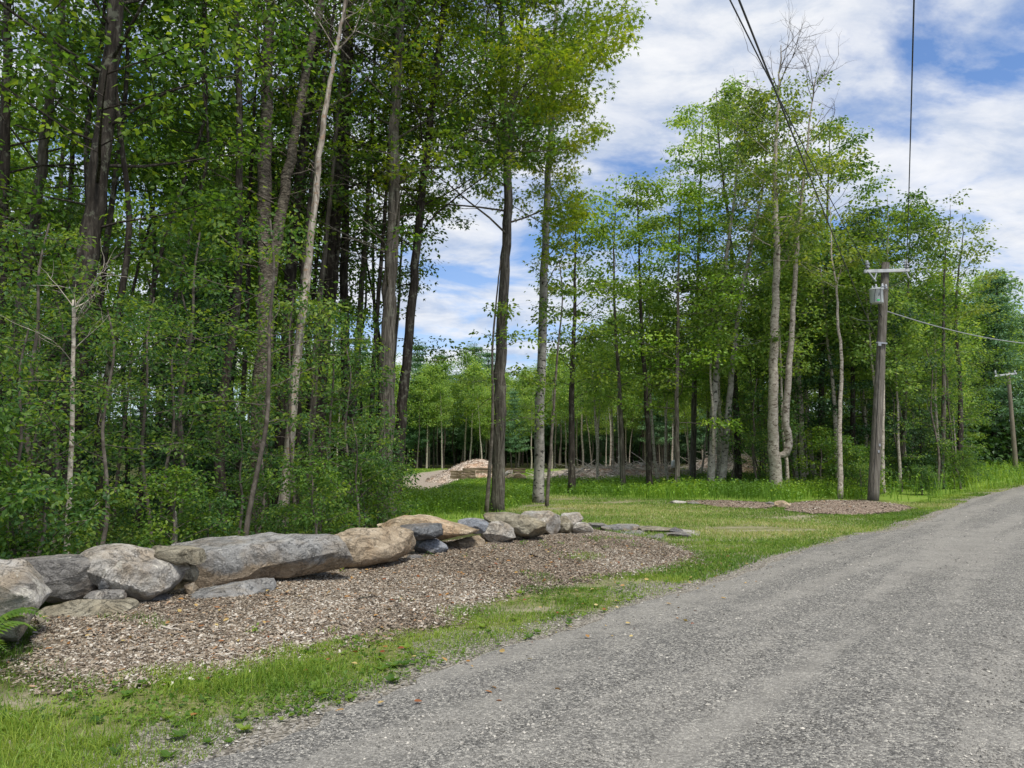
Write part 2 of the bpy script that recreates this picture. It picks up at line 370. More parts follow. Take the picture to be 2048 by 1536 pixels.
WEEDF = poly_world([(1740, 955), (1900, 948), (2080, 942), (2090, 968), (1960, 985), (1880, 1004), (1800, 1005), (1738, 998)])
LAWN = poly_world([(1092, 990), (1180, 992), (1300, 998), (1560, 1003), (1760, 1004), (1850, 1008), (1960, 985), (2060, 975), (2060, 990), (1950, 1004), (1700, 1068), (1400, 1165), (1240, 1140), (1385, 1110), (1240, 1070), (1100, 1040), (1020, 1030), (1000, 1022)])

# ---------------------------------------------------------------- ground
def axis(segs):
    out = []
    for a, b, st in segs: out += list(np.arange(a, b, st))
    out.append(segs[-1][1]); return np.array(out)
gx = axis([(-400, -60, 20), (-60, -16, 2), (-16, -6, 0.5), (-6, 14, 0.25), (14, 40, 0.7), (40, 100, 5), (100, 400, 25)])
gy = axis([(-60, -2, 4), (-2, 3, 1), (3, 36, 0.25), (36, 80, 1.2), (80, 200, 8), (200, 700, 40)])
def sheet(gx, gy, zf, keep=None):
    X, Y = np.meshgrid(gx, gy); Z = zf(X, Y); v = np.stack([X, Y, Z], -1).reshape(-1, 3); nx = len(gx)
    i = np.arange(len(gy)-1)[:, None]*nx+np.arange(nx-1)[None]
    f = np.stack([i, i+1, i+nx+1, i+nx], -1).reshape(-1, 4)
    return v, f
m_ground, t = mat('ground_soil')
oc = t.n('ShaderNodeTexCoord').outputs['Object']
la = t.n('ShaderNodeAttribute', attribute_name='lawn').outputs['Fac']; ch = t.n('ShaderNodeAttribute', attribute_name='chips').outputs['Fac']
me_ = t.n('ShaderNodeAttribute', attribute_name='meadow').outputs['Fac']
sh_ = t.n('ShaderNodeAttribute', attribute_name='shoulder').outputs['Fac']
nf = t.noise(oc, 7, 8, 0.7).outputs['Fac']; nb = t.noise(oc, 0.45, 5, 0.6, 0.5).outputs['Fac']; nfine = t.noise(oc, 55, 4, 0.7).outputs['Fac']
forest = t.ramp(nf, [(0.3, (0.03, 0.035, 0.014)), (0.5, (0.065, 0.075, 0.024)), (0.7, (0.12, 0.10, 0.055))])
lawn = t.ramp(nf, [(0.3, (0.08, 0.09, 0.03)), (0.5, (0.17, 0.18, 0.065)), (0.72, (0.34, 0.29, 0.18))])
nb2 = t.noise(t.mapping(oc, scale=(0.5, 1.2, 1)), 1.1, 6, 0.65).outputs['Fac']
lawn = t.mix(t.ramp(nb2, [(0.46, 0.0), (0.62, 0.9)]), lawn, t.ramp(nfine, [(0.3, (0.23, 0.20, 0.14)), (0.7, (0.40, 0.36, 0.27))]))
meadow = t.ramp(t.math('ADD', t.math('MULTIPLY', nf, 0.6), t.math('MULTIPLY', nb, 0.4)), [(0.35, (0.08, 0.15, 0.02)), (0.5, (0.16, 0.26, 0.035)), (0.66, (0.30, 0.33, 0.09))])
chips = t.ramp(nfine, [(0.3, (0.13, 0.10, 0.08)), (0.5, (0.30, 0.25, 0.20)), (0.7, (0.50, 0.44, 0.37))])
c = t.mix(me_, forest, meadow); c = t.mix(la, c, lawn); c = t.mix(ch, c, chips)
vg = t.n('ShaderNodeTexVoronoi', {'Vector': oc, 'Scale': 55.0}); vs1 = t.n('ShaderNodeSeparateColor', {0: vg.outputs['Color']}).outputs[0]
c = t.mix(t.ramp(t.math('ADD', sh_, t.math('MULTIPLY', t.math('SUBTRACT', nf, 0.5), 1.3)), [(0.35, 0.0), (0.6, 1.0)]), c, t.ramp(vs1, [(0.1, (0.10, 0.09, 0.075)), (0.5, (0.20, 0.18, 0.145)), (0.9, (0.38, 0.35, 0.30))]))
finish(t, c, 0.95, t.math('ADD', nf, nfine), 0.5, 0.04, 0.1)
v, f = sheet(gx, gy, lambda x, y: T(x, y))
g = Geo(); g.add(v, f); ground = g.build('ground', m_ground, smooth=True); tag(ground, kind='structure')
x, y = v[:, 0], v[:, 1]
ragged = 0.22*fbm(x, y, 1.4, 1)
def soft(pg, w): return np.clip(0.5+(np.where(inpoly(x, y, pg), 1, -1)*dist_poly(x, y, pg)+ragged)/w, 0, 1)
verge = np.clip(0.5+(2.0-(road_left_x(y)-x)*0.78+ragged)/0.6, 0, 1)*(y < 19)
lawn_a = np.maximum(soft(LAWN, 0.5), verge)
lawn_a = np.maximum(lawn_a, (x > road_left_x(y)-1.0).astype(float))
chip_a = np.maximum.reduce([soft(p, 1.0) for p in CHIPS_BACK])
pxx, pyy = proj(np.stack([x, y, T(x, y)], 1))
mead = ((y > 16) & (y < 74) & (x > -22) & (x < 12)).astype(float)*np.clip((y-17)/3, 0, 1)
mead = np.maximum(mead, np.maximum(soft(WEEDR, 1.0), soft(WEEDF, 1.0)))
sho = np.clip(1.15-(road_left_x(y)-x)*0.78/0.75+0.5*fbm(x, y, 1.9, 41), 0, 1)*(y < 40)
for nm, a in (('shoulder', sho), ('lawn', lawn_a), ('chips', chip_a), ('meadow', mead)):
    at = ground.data.attributes.new(nm, 'FLOAT', 'POINT'); at.data.foreach_set('value', a.astype(np.float32))

# road: one sheet along its left edge
m_road, t = mat('gravel_road')
oc = t.n('ShaderNodeTexCoord').outputs['Object']
v1 = t.n('ShaderNodeTexVoronoi', {'Vector': oc, 'Scale': 66.0, 'Randomness': 1.0}); v2 = t.n('ShaderNodeTexVoronoi', {'Vector': oc, 'Scale': 170.0})
s1 = t.n('ShaderNodeSeparateColor', {0: v1.outputs['Color']}).outputs[0]; s2 = t.n('ShaderNodeSeparateColor', {0: v2.outputs['Color']}).outputs[0]
sp_ = t.ramp(t.math('ADD', t.math('MULTIPLY', s1, 0.55), t.math('MULTIPLY', s2, 0.45)), [(0.14, (0.04, 0.039, 0.036)), (0.4, (0.14, 0.135, 0.125)), (0.68, (0.26, 0.25, 0.225)), (0.9, (0.56, 0.53, 0.46))])
rt = t.mapping(oc, rot=(0, 0, R(-51)), scale=(1, 1, 1))
trk = t.noise(t.mapping(rt, scale=(0.09, 1.5, 1)), 1.0, 4, 0.55, 0.3).outputs['Fac']
fm = t.noise(oc, 2.3, 7, 0.68).outputs['Fac']
dust = t.ramp(t.math('ADD', t.math('MULTIPLY', trk, 0.75), t.math('MULTIPLY', fm, 0.25)), [(0.45, 0.0), (0.55, 1.0)])
c = t.mix(dust, sp_, t.mix(0.5, sp_, (0.33, 0.312, 0.275)))
c = t.mix(t.ramp(fm, [(0.35, 0.25), (0.55, 0.0)]), c, (0.11, 0.105, 0.095))
hh = t.math('ADD', t.math('MULTIPLY', v1.outputs['Distance'], -1.0), t.math('MULTIPLY', v2.outputs['Distance'], -0.6))
finish(t, c, 0.93, hh, 0.7, 0.012, 0.2)
ys = np.concatenate([np.arange(-25, 3, 1.0), np.arange(3, 24, 0.12), np.arange(24, 50, 0.6), np.arange(50, 101, 5)])
lx = road_left_x(ys)+0.16*fbm(ys*0, ys, 2.3, 3)+0.10*fbm(ys*0, ys, 7, 4)
ncr = 40; us = np.linspace(0, 1, ncr); W_ = 10.5
def road_z(X, Y, u):
    s = u*W_*0.78
    rut = -0.03*np.exp(-((s-2.0)/0.35)**2)-0.03*np.exp(-((s-3.7)/0.35)**2)-0.02*np.exp(-((s-5.4)/0.4)**2)
    return T(X, Y)+0.006+0.05*np.clip(s/1.2, 0, 1)+rut+0.006*fbm(X, Y, 3, 6)
X = lx[:, None]+us[None]*W_; Y = ys[:, None]+0*us[None]; U = us[None]+0*Y
Z = road_z(X, Y, U)
i = np.arange(len(ys)-1)[:, None]*ncr+np.arange(ncr-1)[None]
g = Geo(); g.add(np.stack([X, Y, Z], -1).reshape(-1, 3), np.stack([i, i+1, i+ncr+1, i+ncr], -1).reshape(-1, 4))
tag(g.build('road', m_road, smooth=True), kind='structure')
def road_point(x, y): return road_z(x, y, np.clip((x-road_left_x(y))/W_, 0, 1))

# gravel stones on the road and its shoulder
m_stone, t = mat('road_stone'); at = t.n('ShaderNodeAttribute', attribute_name='tint').outputs['Fac']
finish(t, t.ramp(at, [(0.0, (0.07, 0.067, 0.06)), (0.4, (0.18, 0.172, 0.155)), (0.75, (0.31, 0.295, 0.265)), (0.97, (0.50, 0.47, 0.41)), (1.0, (0.62, 0.58, 0.50))]), 0.85, spec=0.25)
def pebbles(g, px, py, pz, s, rng):
    n = len(px); base = np.array([(1, 0, 0), (0.3, 0.9, 0.1), (-0.9, 0.35, 0), (-0.7, -0.7, 0.1), (0.5, -0.8, 0), (0.2, 0.1, 0.75)])
    base = base[None]*(0.65+0.7*rng.random((n, 6, 3)))
    a = rng.random(n)*6.28; ca, sa = np.cos(a), np.sin(a)
    bx = base[..., 0]*ca[:, None]-base[..., 1]*sa[:, None]*0.7; by = base[..., 0]*sa[:, None]+base[..., 1]*ca[:, None]*0.7
    v = np.stack([px[:, None]+bx*s[:, None], py[:, None]+by*s[:, None], pz[:, None]+base[..., 2]*s[:, None]*0.8], -1)
    fc = np.array([(0, 1, 5, 5), (1, 2, 5, 5), (2, 3, 5, 5), (3, 4, 5, 5), (4, 0, 5, 5)])
    f = (np.arange(n)[:, None, None]*6+fc[None]).reshape(-1, 4)
    g.add(v.reshape(-1, 3), f, np.repeat(rng.random(n)**1.1, 5))
rng = np.random.default_rng(11)
N = 150000; D = 2.8*np.exp(rng.random(N)*math.log(26/2.8)); xx = (rng.random(N)*1.0-0.42)*D*1.75
off = xx-road_left_x(D); k = (off > -0.25-1.0*rng.random(N)**2.5) & (off < 9.5) & (np.abs(xx/D) < 0.8)
xx, D, off = xx[k], D[k], off[k]
s = 0.0035*np.exp(rng.exponential(0.42, len(D))); s = np.clip(s, 0.003, 0.016)*(0.7+D*0.05)
g = Geo(); pebbles(g, xx, D, np.where(off > 0, road_point(xx, D), T(xx, D)+0.01)-s*0.12, s, rng)
tag(g.build('gravel', m_stone), 'loose grey gravel scattered over the dirt road', 'gravel', kind='stuff')

# ---------------------------------------------------------------- mulch
m_mulch, t = mat('wood_chip_mulch')
oc = t.n('ShaderNodeTexCoord').outputs['Object']
vv = t.n('ShaderNodeTexVoronoi', {'Vector': t.mapping(oc, scale=(1, 0.55, 1), rot=(0, 0, 0.5)), 'Scale': 48.0}); s1 = t.n('ShaderNodeSeparateColor', {0: vv.outputs['Color']}).outputs[0]
c = t.ramp(s1, [(0.1, (0.06, 0.04, 0.03)), (0.4, (0.17, 0.12, 0.09)), (0.7, (0.29, 0.22, 0.17)), (0.95, (0.46, 0.38, 0.30))])
finish(t, c, 0.92, vv.outputs['Distance'], 0.8, 0.02, 0.1)
m_chip, t = mat('wood_chip'); at = t.n('ShaderNodeAttribute', attribute_name='tint').outputs['Fac']
finish(t, t.ramp(at, [(0.0, (0.04, 0.032, 0.024)), (0.3, (0.15, 0.118, 0.084)), (0.6, (0.28, 0.232, 0.175)), (0.82, (0.40, 0.345, 0.275)), (0.86, (0.33, 0.18, 0.085)), (0.89, (0.42, 0.375, 0.31)), (1.0, (0.54, 0.50, 0.43))]), 0.85, spec=0.2)
def bump_z(X, Y, pg, edge, hgt, run):
    d = dist_poly(X, Y, edge, False); ins = inpoly(X, Y, pg)
    return np.where(ins, hgt*(1-np.exp(-(d/run)))*1.0, -0.0)
def mulch_z(X, Y): return T(X, Y)+0.012+bump_z(X, Y, mulch_pg, mulch_low, 0.07, 0.6)+0.012*fbm(X, Y, 4, 8)
def mulch_sheet(name, pg, zf, step):
    x0, y0 = pg.min(0)-0.3; x1, y1 = pg.max(0)+0.3
    ax = np.arange(x0, x1, step); ay = np.arange(y0, y1, step)
    v, f = sheet(ax, ay, zf)
    cx = v[f].mean(1); wob = 0.12*fbm(cx[:, 0], cx[:, 1], 3.2, 9)
    d = dist_poly(cx[:, 0], cx[:, 1], pg)*np.where(inpoly(cx[:, 0], cx[:, 1], pg), 1, -1)
    f = f[d+wob > 0]; u, inv = np.unique(f, return_inverse=True); g = Geo(); g.add(v[u], inv.reshape(-1, 4))
    return tag(g.build(name, m_mulch, smooth=True), kind='structure')
mulch_sheet('mulch_bed', mulch_pg, mulch_z, 0.06)
def m2z(pg): return lambda X, Y: T(X, Y)+0.02+np.where(inpoly(X, Y, pg), 0.12*(1-np.exp(-dist_poly(X, Y, pg)/0.8)), 0)
mulch_sheet('mulch_bed', MULCH2, m2z(MULCH2), 0.15); mulch_sheet('mulch_bed', MULCH3, m2z(MULCH3), 0.15)
def chip_field(g, n, pg, zf, rng, smin, smax, spread=0.15, lay=1.0):
    x0, y0 = pg.min(0)-spread; x1, y1 = pg.max(0)+spread
    # more chips where they show larger
    u = rng.random(n); y = y0*np.exp(u*math.log(y1/y0)); x = x0+(x1-x0)*rng.random(n)
    ins = inpoly(x, y, pg); d = dist_poly(x, y, pg)
    k = ins | (d < spread*rng.random(n)**2); x, y, d, ins = x[k], y[k], d[k], ins[k]; n = len(x)
    z = zf(x, y)+0.004+0.012*rng.random(n)
    L = smin+(smax-smin)*rng.random(n)**2.2; W = L*(0.18+0.4*rng.random(n)); H = 0.002+0.004*rng.random(n)
    a = rng.random(n)*6.28; tl = rng.normal(size=n)*0.28; rl_ = rng.normal(size=n)*0.3
    ux = np.stack([np.cos(a)*np.cos(tl), np.sin(a)*np.cos(tl), np.sin(tl)], 1)
    uy = np.stack([-np.sin(a)*np.cos(rl_), np.cos(a)*np.cos(rl_), np.sin(rl_)], 1); uz = np.cross(ux, uy)
    c = np.stack([x, y, z], 1); bx = np.array([(-1, -1, -1), (1, -1, -1), (1, 1, -1), (-1, 1, -1), (-1, -1, 1), (0.9, -1, 1), (1, 0.8, 1), (-1, 1, 1)])*0.5
    v = c[:, None]+bx[None, :, 0:1]*(ux*L[:, None])[:, None]+bx[None, :, 1:2]*(uy*W[:, None])[:, None]+bx[None, :, 2:3]*(uz*H[:, None])[:, None]
    fc = np.array([(4, 5, 6, 7), (0, 1, 5, 4), (1, 2, 6, 5), (2, 3, 7, 6), (3, 0, 4, 7)])
    f = (np.arange(n)[:, None, None]*8+fc[None]).reshape(-1, 4)
    tn = np.clip(rng.random(n)**0.95+0.16*fbm(x, y, 1.6, 91), 0, 1)
    g.add(v.reshape(-1, 3), f, np.repeat(tn, 5))
g = Geo(); chip_field(g, 340000, mulch_pg, mulch_z, np.random.default_rng(3), 0.008, 0.05, 0.4)
chip_field(g, 2500, MULCH2, m2z(MULCH2), np.random.default_rng(4), 0.03, 0.10); chip_field(g, 1500, MULCH3, m2z(MULCH3), np.random.default_rng(5), 0.03, 0.10)
tag(g.build('wood_chips', m_chip), 'brown shredded wood chips covering the beds beside the road', 'wood chips', kind='stuff')

rng = np.random.default_rng(61); N = 900; x = -5+rng.random(N)*9; y = 4.5+rng.random(N)*9; k = inpoly(x, y, mulch_pg) | ((road_left_x(y)-x < 1.5) & (road_left_x(y)-x > -1.5) & (rng.random(N) < 0.35)); x, y = x[k], y[k]
LITTER = leaf_mat('fallen_leaf', (0.20, 0.06, 0.02), (0.36, 0.19, 0.06), (0.46, 0.36, 0.14), 0.1)
g = Geo(); n = len(x); add_leaves(g, np.stack([x, y, np.where(inpoly(x, y, mulch_pg), mulch_z(x, y)+0.03, T(x, y)+0.04)], 1), rng.normal(size=(n, 3))*[1, 1, 0.15], rng.normal(size=(n, 3))*0.3+[0, 0, 1], 0.03+0.04*rng.random(n), 'oval', rng.random(n))
tag(g.build('leaf_litter', LITTER), 'scattered brown and yellow fallen leaves on mulch and road edge', 'fallen leaves', kind='stuff')
# tufts of grass that come up through the mulch near its edge
# ---------------------------------------------------------------- grass and weeds (stuff)
def blades(g, x, y, z, h, w, rng, lean=0.5, tint=None):
    n = len(x); a = rng.random(n)*6.28; la = rng.random(n)*6.28; le = lean*h*rng.random(n)
    sx, sy = np.cos(a)*w/2, np.sin(a)*w/2; lx_, ly_ = np.cos(la)*le, np.sin(la)*le
    b = np.stack([x, y, z], 1); s_ = np.stack([sx, sy, 0*sx], 1)
    m1 = b+np.stack([lx_*0.35, ly_*0.35, h*0.55], 1); tp = b+np.stack([lx_, ly_, h*(1-0.35*(le/h)**2)], 1)
    v = np.stack([b-s_, b+s_, m1+s_*0.8, m1-s_*0.8, tp+s_*0.15, tp-s_*0.15], 1)
    f = (np.arange(n)[:, None, None]*6+np.array([(0, 1, 2, 3), (3, 2, 4, 5)])[None]).reshape(-1, 4)
    if tint is None: tint = np.clip(0.5+0.2*fbm(x, y, 1.6, 2)+rng.normal(size=n)*0.16, 0, 1)
    g.add(v.reshape(-1, 3), f, np.repeat(tint, 2))
rng = np.random.default_rng(21)
# verge: between mulch and road
N = 420000; D = 3.0*np.exp(rng.random(N)*math.log(60/3.0)); off = rng.random(N)*6.0
x = road_left_x(D)-off*(0.6+0.04*D)+0.12; y = D
dr = road_left_x(y)-x
thin = fbm(x, y, 2.6, 12); edge = 0.14+0.12*fbm(x, y, 5, 13)
inm = inpoly(x, y, mulch_pg) & (dist_poly(x, y, mulch_pg) > 0.10+0.08*fbm(x, y, 5, 14))
k = (dr > edge*rng.random(len(x))**0.5*2) & ~inm & ((y < 14.5) | (dr < 0.9+0.04*y)) & (np.abs(x/y) < 0.85)
k &= (x > -7.2) & ((thin > -0.22) | (rng.random(len(x)) < 0.3)) & ((dr > 0.5) | (rng.random(len(x)) < 0.7))
wallside = (np.interp(x, [-7, -4.6, -4, -2.8, -1.5, 1.7], [5.8, 7.0, 7.6, 9.3, 11.6, 15.6]))
k &= (y < wallside) | (x > 2.2)
x, y, dr = x[k], y[k], dr[k]
h = (0.022+0.045*rng.random(len(x))**2)*(1+0.5*np.clip(fbm(x, y, 3, 15), -0.6, 1))*np.clip(dr/0.5, 0.45, 1); w_ = (0.0035+0.003*rng.random(len(x)))*(0.6+0.09*y)
h = h*np.where((x < -1.5) & (y < 7), 1.5, 1.0)*np.clip(1+0.6*fbm(x, y, 4.5, 71), 0.6, 1.8)
g = Geo(); blades(g, x, y, T(x, y)-0.004, h, w_, rng, 1.3, np.clip(0.5+0.3*fbm(x, y, 1.7, 2)+rng.normal(size=len(x))*0.2, 0, 1)); print('verge', len(x))
N = 60000; x2 = -5+rng.random(N)*9; y2 = 4.6+rng.random(N)*10; k = inpoly(x2, y2, mulch_pg) & (fbm(x2, y2, 2.2, 51) > 0.62) & (dist_poly(x2, y2, mulch_low, False) < 1.4); x2, y2 = x2[k], y2[k]
blades(g, x2, y2, mulch_z(x2, y2), 0.03+0.05*rng.random(len(x2)), 0.004+0.0003*y2, rng, 1.0)
tag(g.build('verge_grass', L_GRASS), 'short green grass along the road edge', 'grass', kind='stuff')
# broad leaved weeds in the verge
g = Geo(); N = 2600; y = 3.2*np.exp(rng.random(N)*math.log(16/3.2)); dr = 0.15+rng.random(N)*1.9; x = road_left_x(y)-dr*1.25
k = ~inpoly(x, y, mulch_pg) & (fbm(x, y, 1.9, 31) > 0.05) & (x > -7) & ((y < np.interp(x, [-7, -4.6, -4, -2.8, -1.5, 1.7], [5.8, 7.0, 7.6, 9.3, 11.6, 15.6])) | (x > 2.2)); x, y = x[k], y[k]; n = len(x)
cen = np.stack([x, y, T(x, y)+0.02], 1)
clumps(g, cen, rng, 6, 0.055, 0.4, 0.034, 'oval', 0.0, 0.2, 0.4)
N = 240; yr = 3.2*np.exp(rng.random(N)*math.log(12/3.2)); xr = road_left_x(yr)-(0.1+rng.random(N)*1.8)*1.2; k = ~inpoly(xr, yr, mulch_pg) & (xr > -6) & (yr < np.interp(xr, [-7, -4.6, -4, -2.8, -1.5, 1.7, 2.2, 2.3], [5.6, 6.8, 7.4, 9.1, 11.4, 15.4, 15.4, 40])); xr, yr = xr[k], yr[k]
for a0, b0 in zip(xr, yr):
    q = 5+int(rng.random()*5); an = rng.random()*6.28+np.arange(q)*6.28/q+rng.normal(size=q)*0.2; sz_ = 0.028+0.045*rng.random()**1.5
    add_leaves(g, np.tile([a0, b0, float(T(a0, b0))+0.012], (q, 1)), np.stack([np.cos(an), np.sin(an), 0.35+0.5*rng.random(q)], 1), np.tile([0, 0, 1.0], (q, 1))+rng.normal(size=(q, 3))*0.15, sz_*(0.7+0.5*rng.random(q)), 'oval', np.full(q, np.clip(0.5+0.25*rng.normal(), 0, 1)))
N = 160; x = -3.2+rng.random(N)*5.5; y = 6.0+rng.random(N)*8; k = inpoly(x, y, mulch_pg) & (fbm(x, y, 1.2, 33) > 0.2); x, y = x[k], y[k]
clumps(g, np.stack([x, y, mulch_z(x, y)+0.03], 1), rng, 9, 0.08, 0.5, 0.035, 'oval', 0.0, 0.2, 0.4)
tag(g.build('clover_weeds', L_FERN), 'low broad leaved weeds growing in the verge grass', 'weeds', kind='stuff')
# mown lawn by the drive
N = 380000; x0, y0 = LAWN.min(0); x1, y1 = LAWN.max(0); y = y0*np.exp(rng.random(N)*math.log(y1/y0)); x = x0+(x1-x0)*rng.random(N)
bare = fbm(x*0.5, y*1.2, 1.3, 16)
k = inpoly(x, y, LAWN) & (~inpoly(x, y, mulch_pg)) & (~inpoly(x, y, MULCH2)) & (~inpoly(x, y, MULCH3)) & (bare < 0.55+0.5*(rng.random(N)-0.5)) & (x < road_left_x(y)-0.1)
x, y = x[k], y[k]; h = 0.035+0.05*rng.random(len(x)); print('lawn', len(x))
g = Geo(); blades(g, x, y, T(x, y)-0.003, h, 0.0085*(0.4+0.07*y), rng, 1.3, np.clip(0.42+0.34*fbm(x*0.6, y, 1.0, 17)+rng.normal(size=len(x))*0.2, 0, 1))
tag(g.build('lawn_grass', L_LAWN), 'mown patchy grass across the driveway entrance', 'grass', kind='stuff')
# tall weeds
def weeds(name, pg, n, hmin, hmax, label, rng, wk=1.0):
    x0, y0 = pg.min(0); x1, y1 = pg.max(0); y = y0+(y1-y0)*rng.random(n); x = x0+(x1-x0)*rng.random(n)
    dd = dist_poly(x, y, pg)*np.where(inpoly(x, y, pg), 1, -1)+0.35*fbm(x, y, 1.5, 18)
    k = dd > 0; x, y, dd = x[k], y[k], dd[k]; n = len(x)
    hh = hmin+(hmax-hmin)*np.clip(0.5+0.5*fbm(x, y, 0.8, 19)+0.25*rng.normal(size=n), 0, 1.3); hh *= np.clip(0.45+dd/0.9, 0, 1)*np.clip(1.65-(y-20)*0.035, 1.0, 1.65)
    g = Geo(); z = T(x, y); tn = np.clip(0.48+0.34*fbm(x, y, 0.9, 20)+rng.normal(size=n)*0.2, 0, 1)
    m = rng.random(n) < 0.72
    blades(g, x[m], y[m], z[m], hh[m], 0.014*(0.5+y[m]*0.03)*wk, rng, 0.55, tn[m])
    m = ~m; xs, ys_, zs, hs = x[m], y[m], z[m], hh[m]
    for q in (0.35, 0.55, 0.75, 0.92, 1.0):
        c = np.stack([xs, ys_, zs+hs*q], 1)+rng.normal(size=(len(xs), 3))*0.03
        d = rng.normal(size=(len(xs), 3)); d[:, 2] = 0.25+0.4*rng.random(len(xs)); nr = np.tile([0, 0, 1.0], (len(xs), 1))+rng.normal(size=(len(xs), 3))*0.4
        add_leaves(g, c, d, nr, 0.085*(0.6+0.6*rng.random(len(xs)))*wk, 'leaf', np.clip(tn[m]+0.08*(q-0.5), 0, 1))
    return tag(g.build(name, L_WEED), label, 'weeds', kind='stuff')
weeds('tall_weeds', WEEDL, 30000, 0.18, 0.38, 'tall bright green weeds behind the boulder wall', np.random.default_rng(5))
weeds('tall_weeds', WEEDR, 46000, 0.25, 0.52, 'band of tall bright green weeds behind the driveway lawn', np.random.default_rng(6), 1.2)
weeds('tall_weeds', WEEDF, 38000, 0.35, 1.05, 'tall green weeds between the utility pole and the distant road', np.random.default_rng(7), 1.3)
# meadow grass of the clearing
rng = np.random.default_rng(8); N = 60000; y = 20+52*rng.random(N)**1.2; x = -24+rng.random(N)*36
k = (~inpoly(x, y, WEEDL)) & (~inpoly(x, y, WEEDR)) & (~inpoly(x, y, CHIPS_BACK[0])) & (~inpoly(x, y, CHIPS_BACK[1])) & (~inpoly(x, y, LAWN)) & (x < 0.05*y) & ((x < 0) | (y > 34)); x, y = x[k], y[k]
g = Geo(); blades(g, x, y, T(x, y), 0.05+0.13*rng.random(len(x)), 0.012+0.0009*y, rng, 0.7, np.clip(0.6+0.2*fbm(x, y, 0.5, 22)+rng.normal(size=len(x))*0.15, 0, 1))
tag(g.build('meadow_grass', L_GRASS), 'yellow green grass of the clearing behind the trees', 'grass', kind='stuff')
# forest floor cover
rng = np.random.default_rng(9); N = 8000; y = 7.5+30*rng.random(N)**1.3; x = -26+rng.random(N)*25; pxs, _ = proj(np.stack([x, y, T(x, y)], 1))
wl = np.interp(pxs, [0, 130, 450, 850, 1180], [7.3, 8.2, 9.6, 13.0, 17]); k = (y > wl+0.3) & (pxs < 800) & (pxs > -500) & ~inpoly(x, y, WEEDL); x, y = x[k], y[k]
g = Geo(); clumps(g, np.stack([x, y, T(x, y)+0.1+0.25*rng.random(len(x))], 1), rng, 14, 0.28, 0.5, 0.07, 'leaf', 0.1)
N = 5000; y = 31+25*rng.random(N); x = 7+rng.random(N)*38; pxs, _ = proj(np.stack([x, y, T(x, y)], 1)); k = (pxs > 1350) & (pxs < 2150) & (x < road_left_x(y)-4.0); x, y = x[k], y[k]
clumps(g, np.stack([x, y, T(x, y)+0.15+0.4*rng.random(len(x))], 1), rng, 14, 0.4, 0.6, 0.12, 'leaf', 0.1)
tag(g.build('forest_undergrowth', L_UNDER), 'low leafy ground cover under the trees', 'undergrowth', kind='stuff')

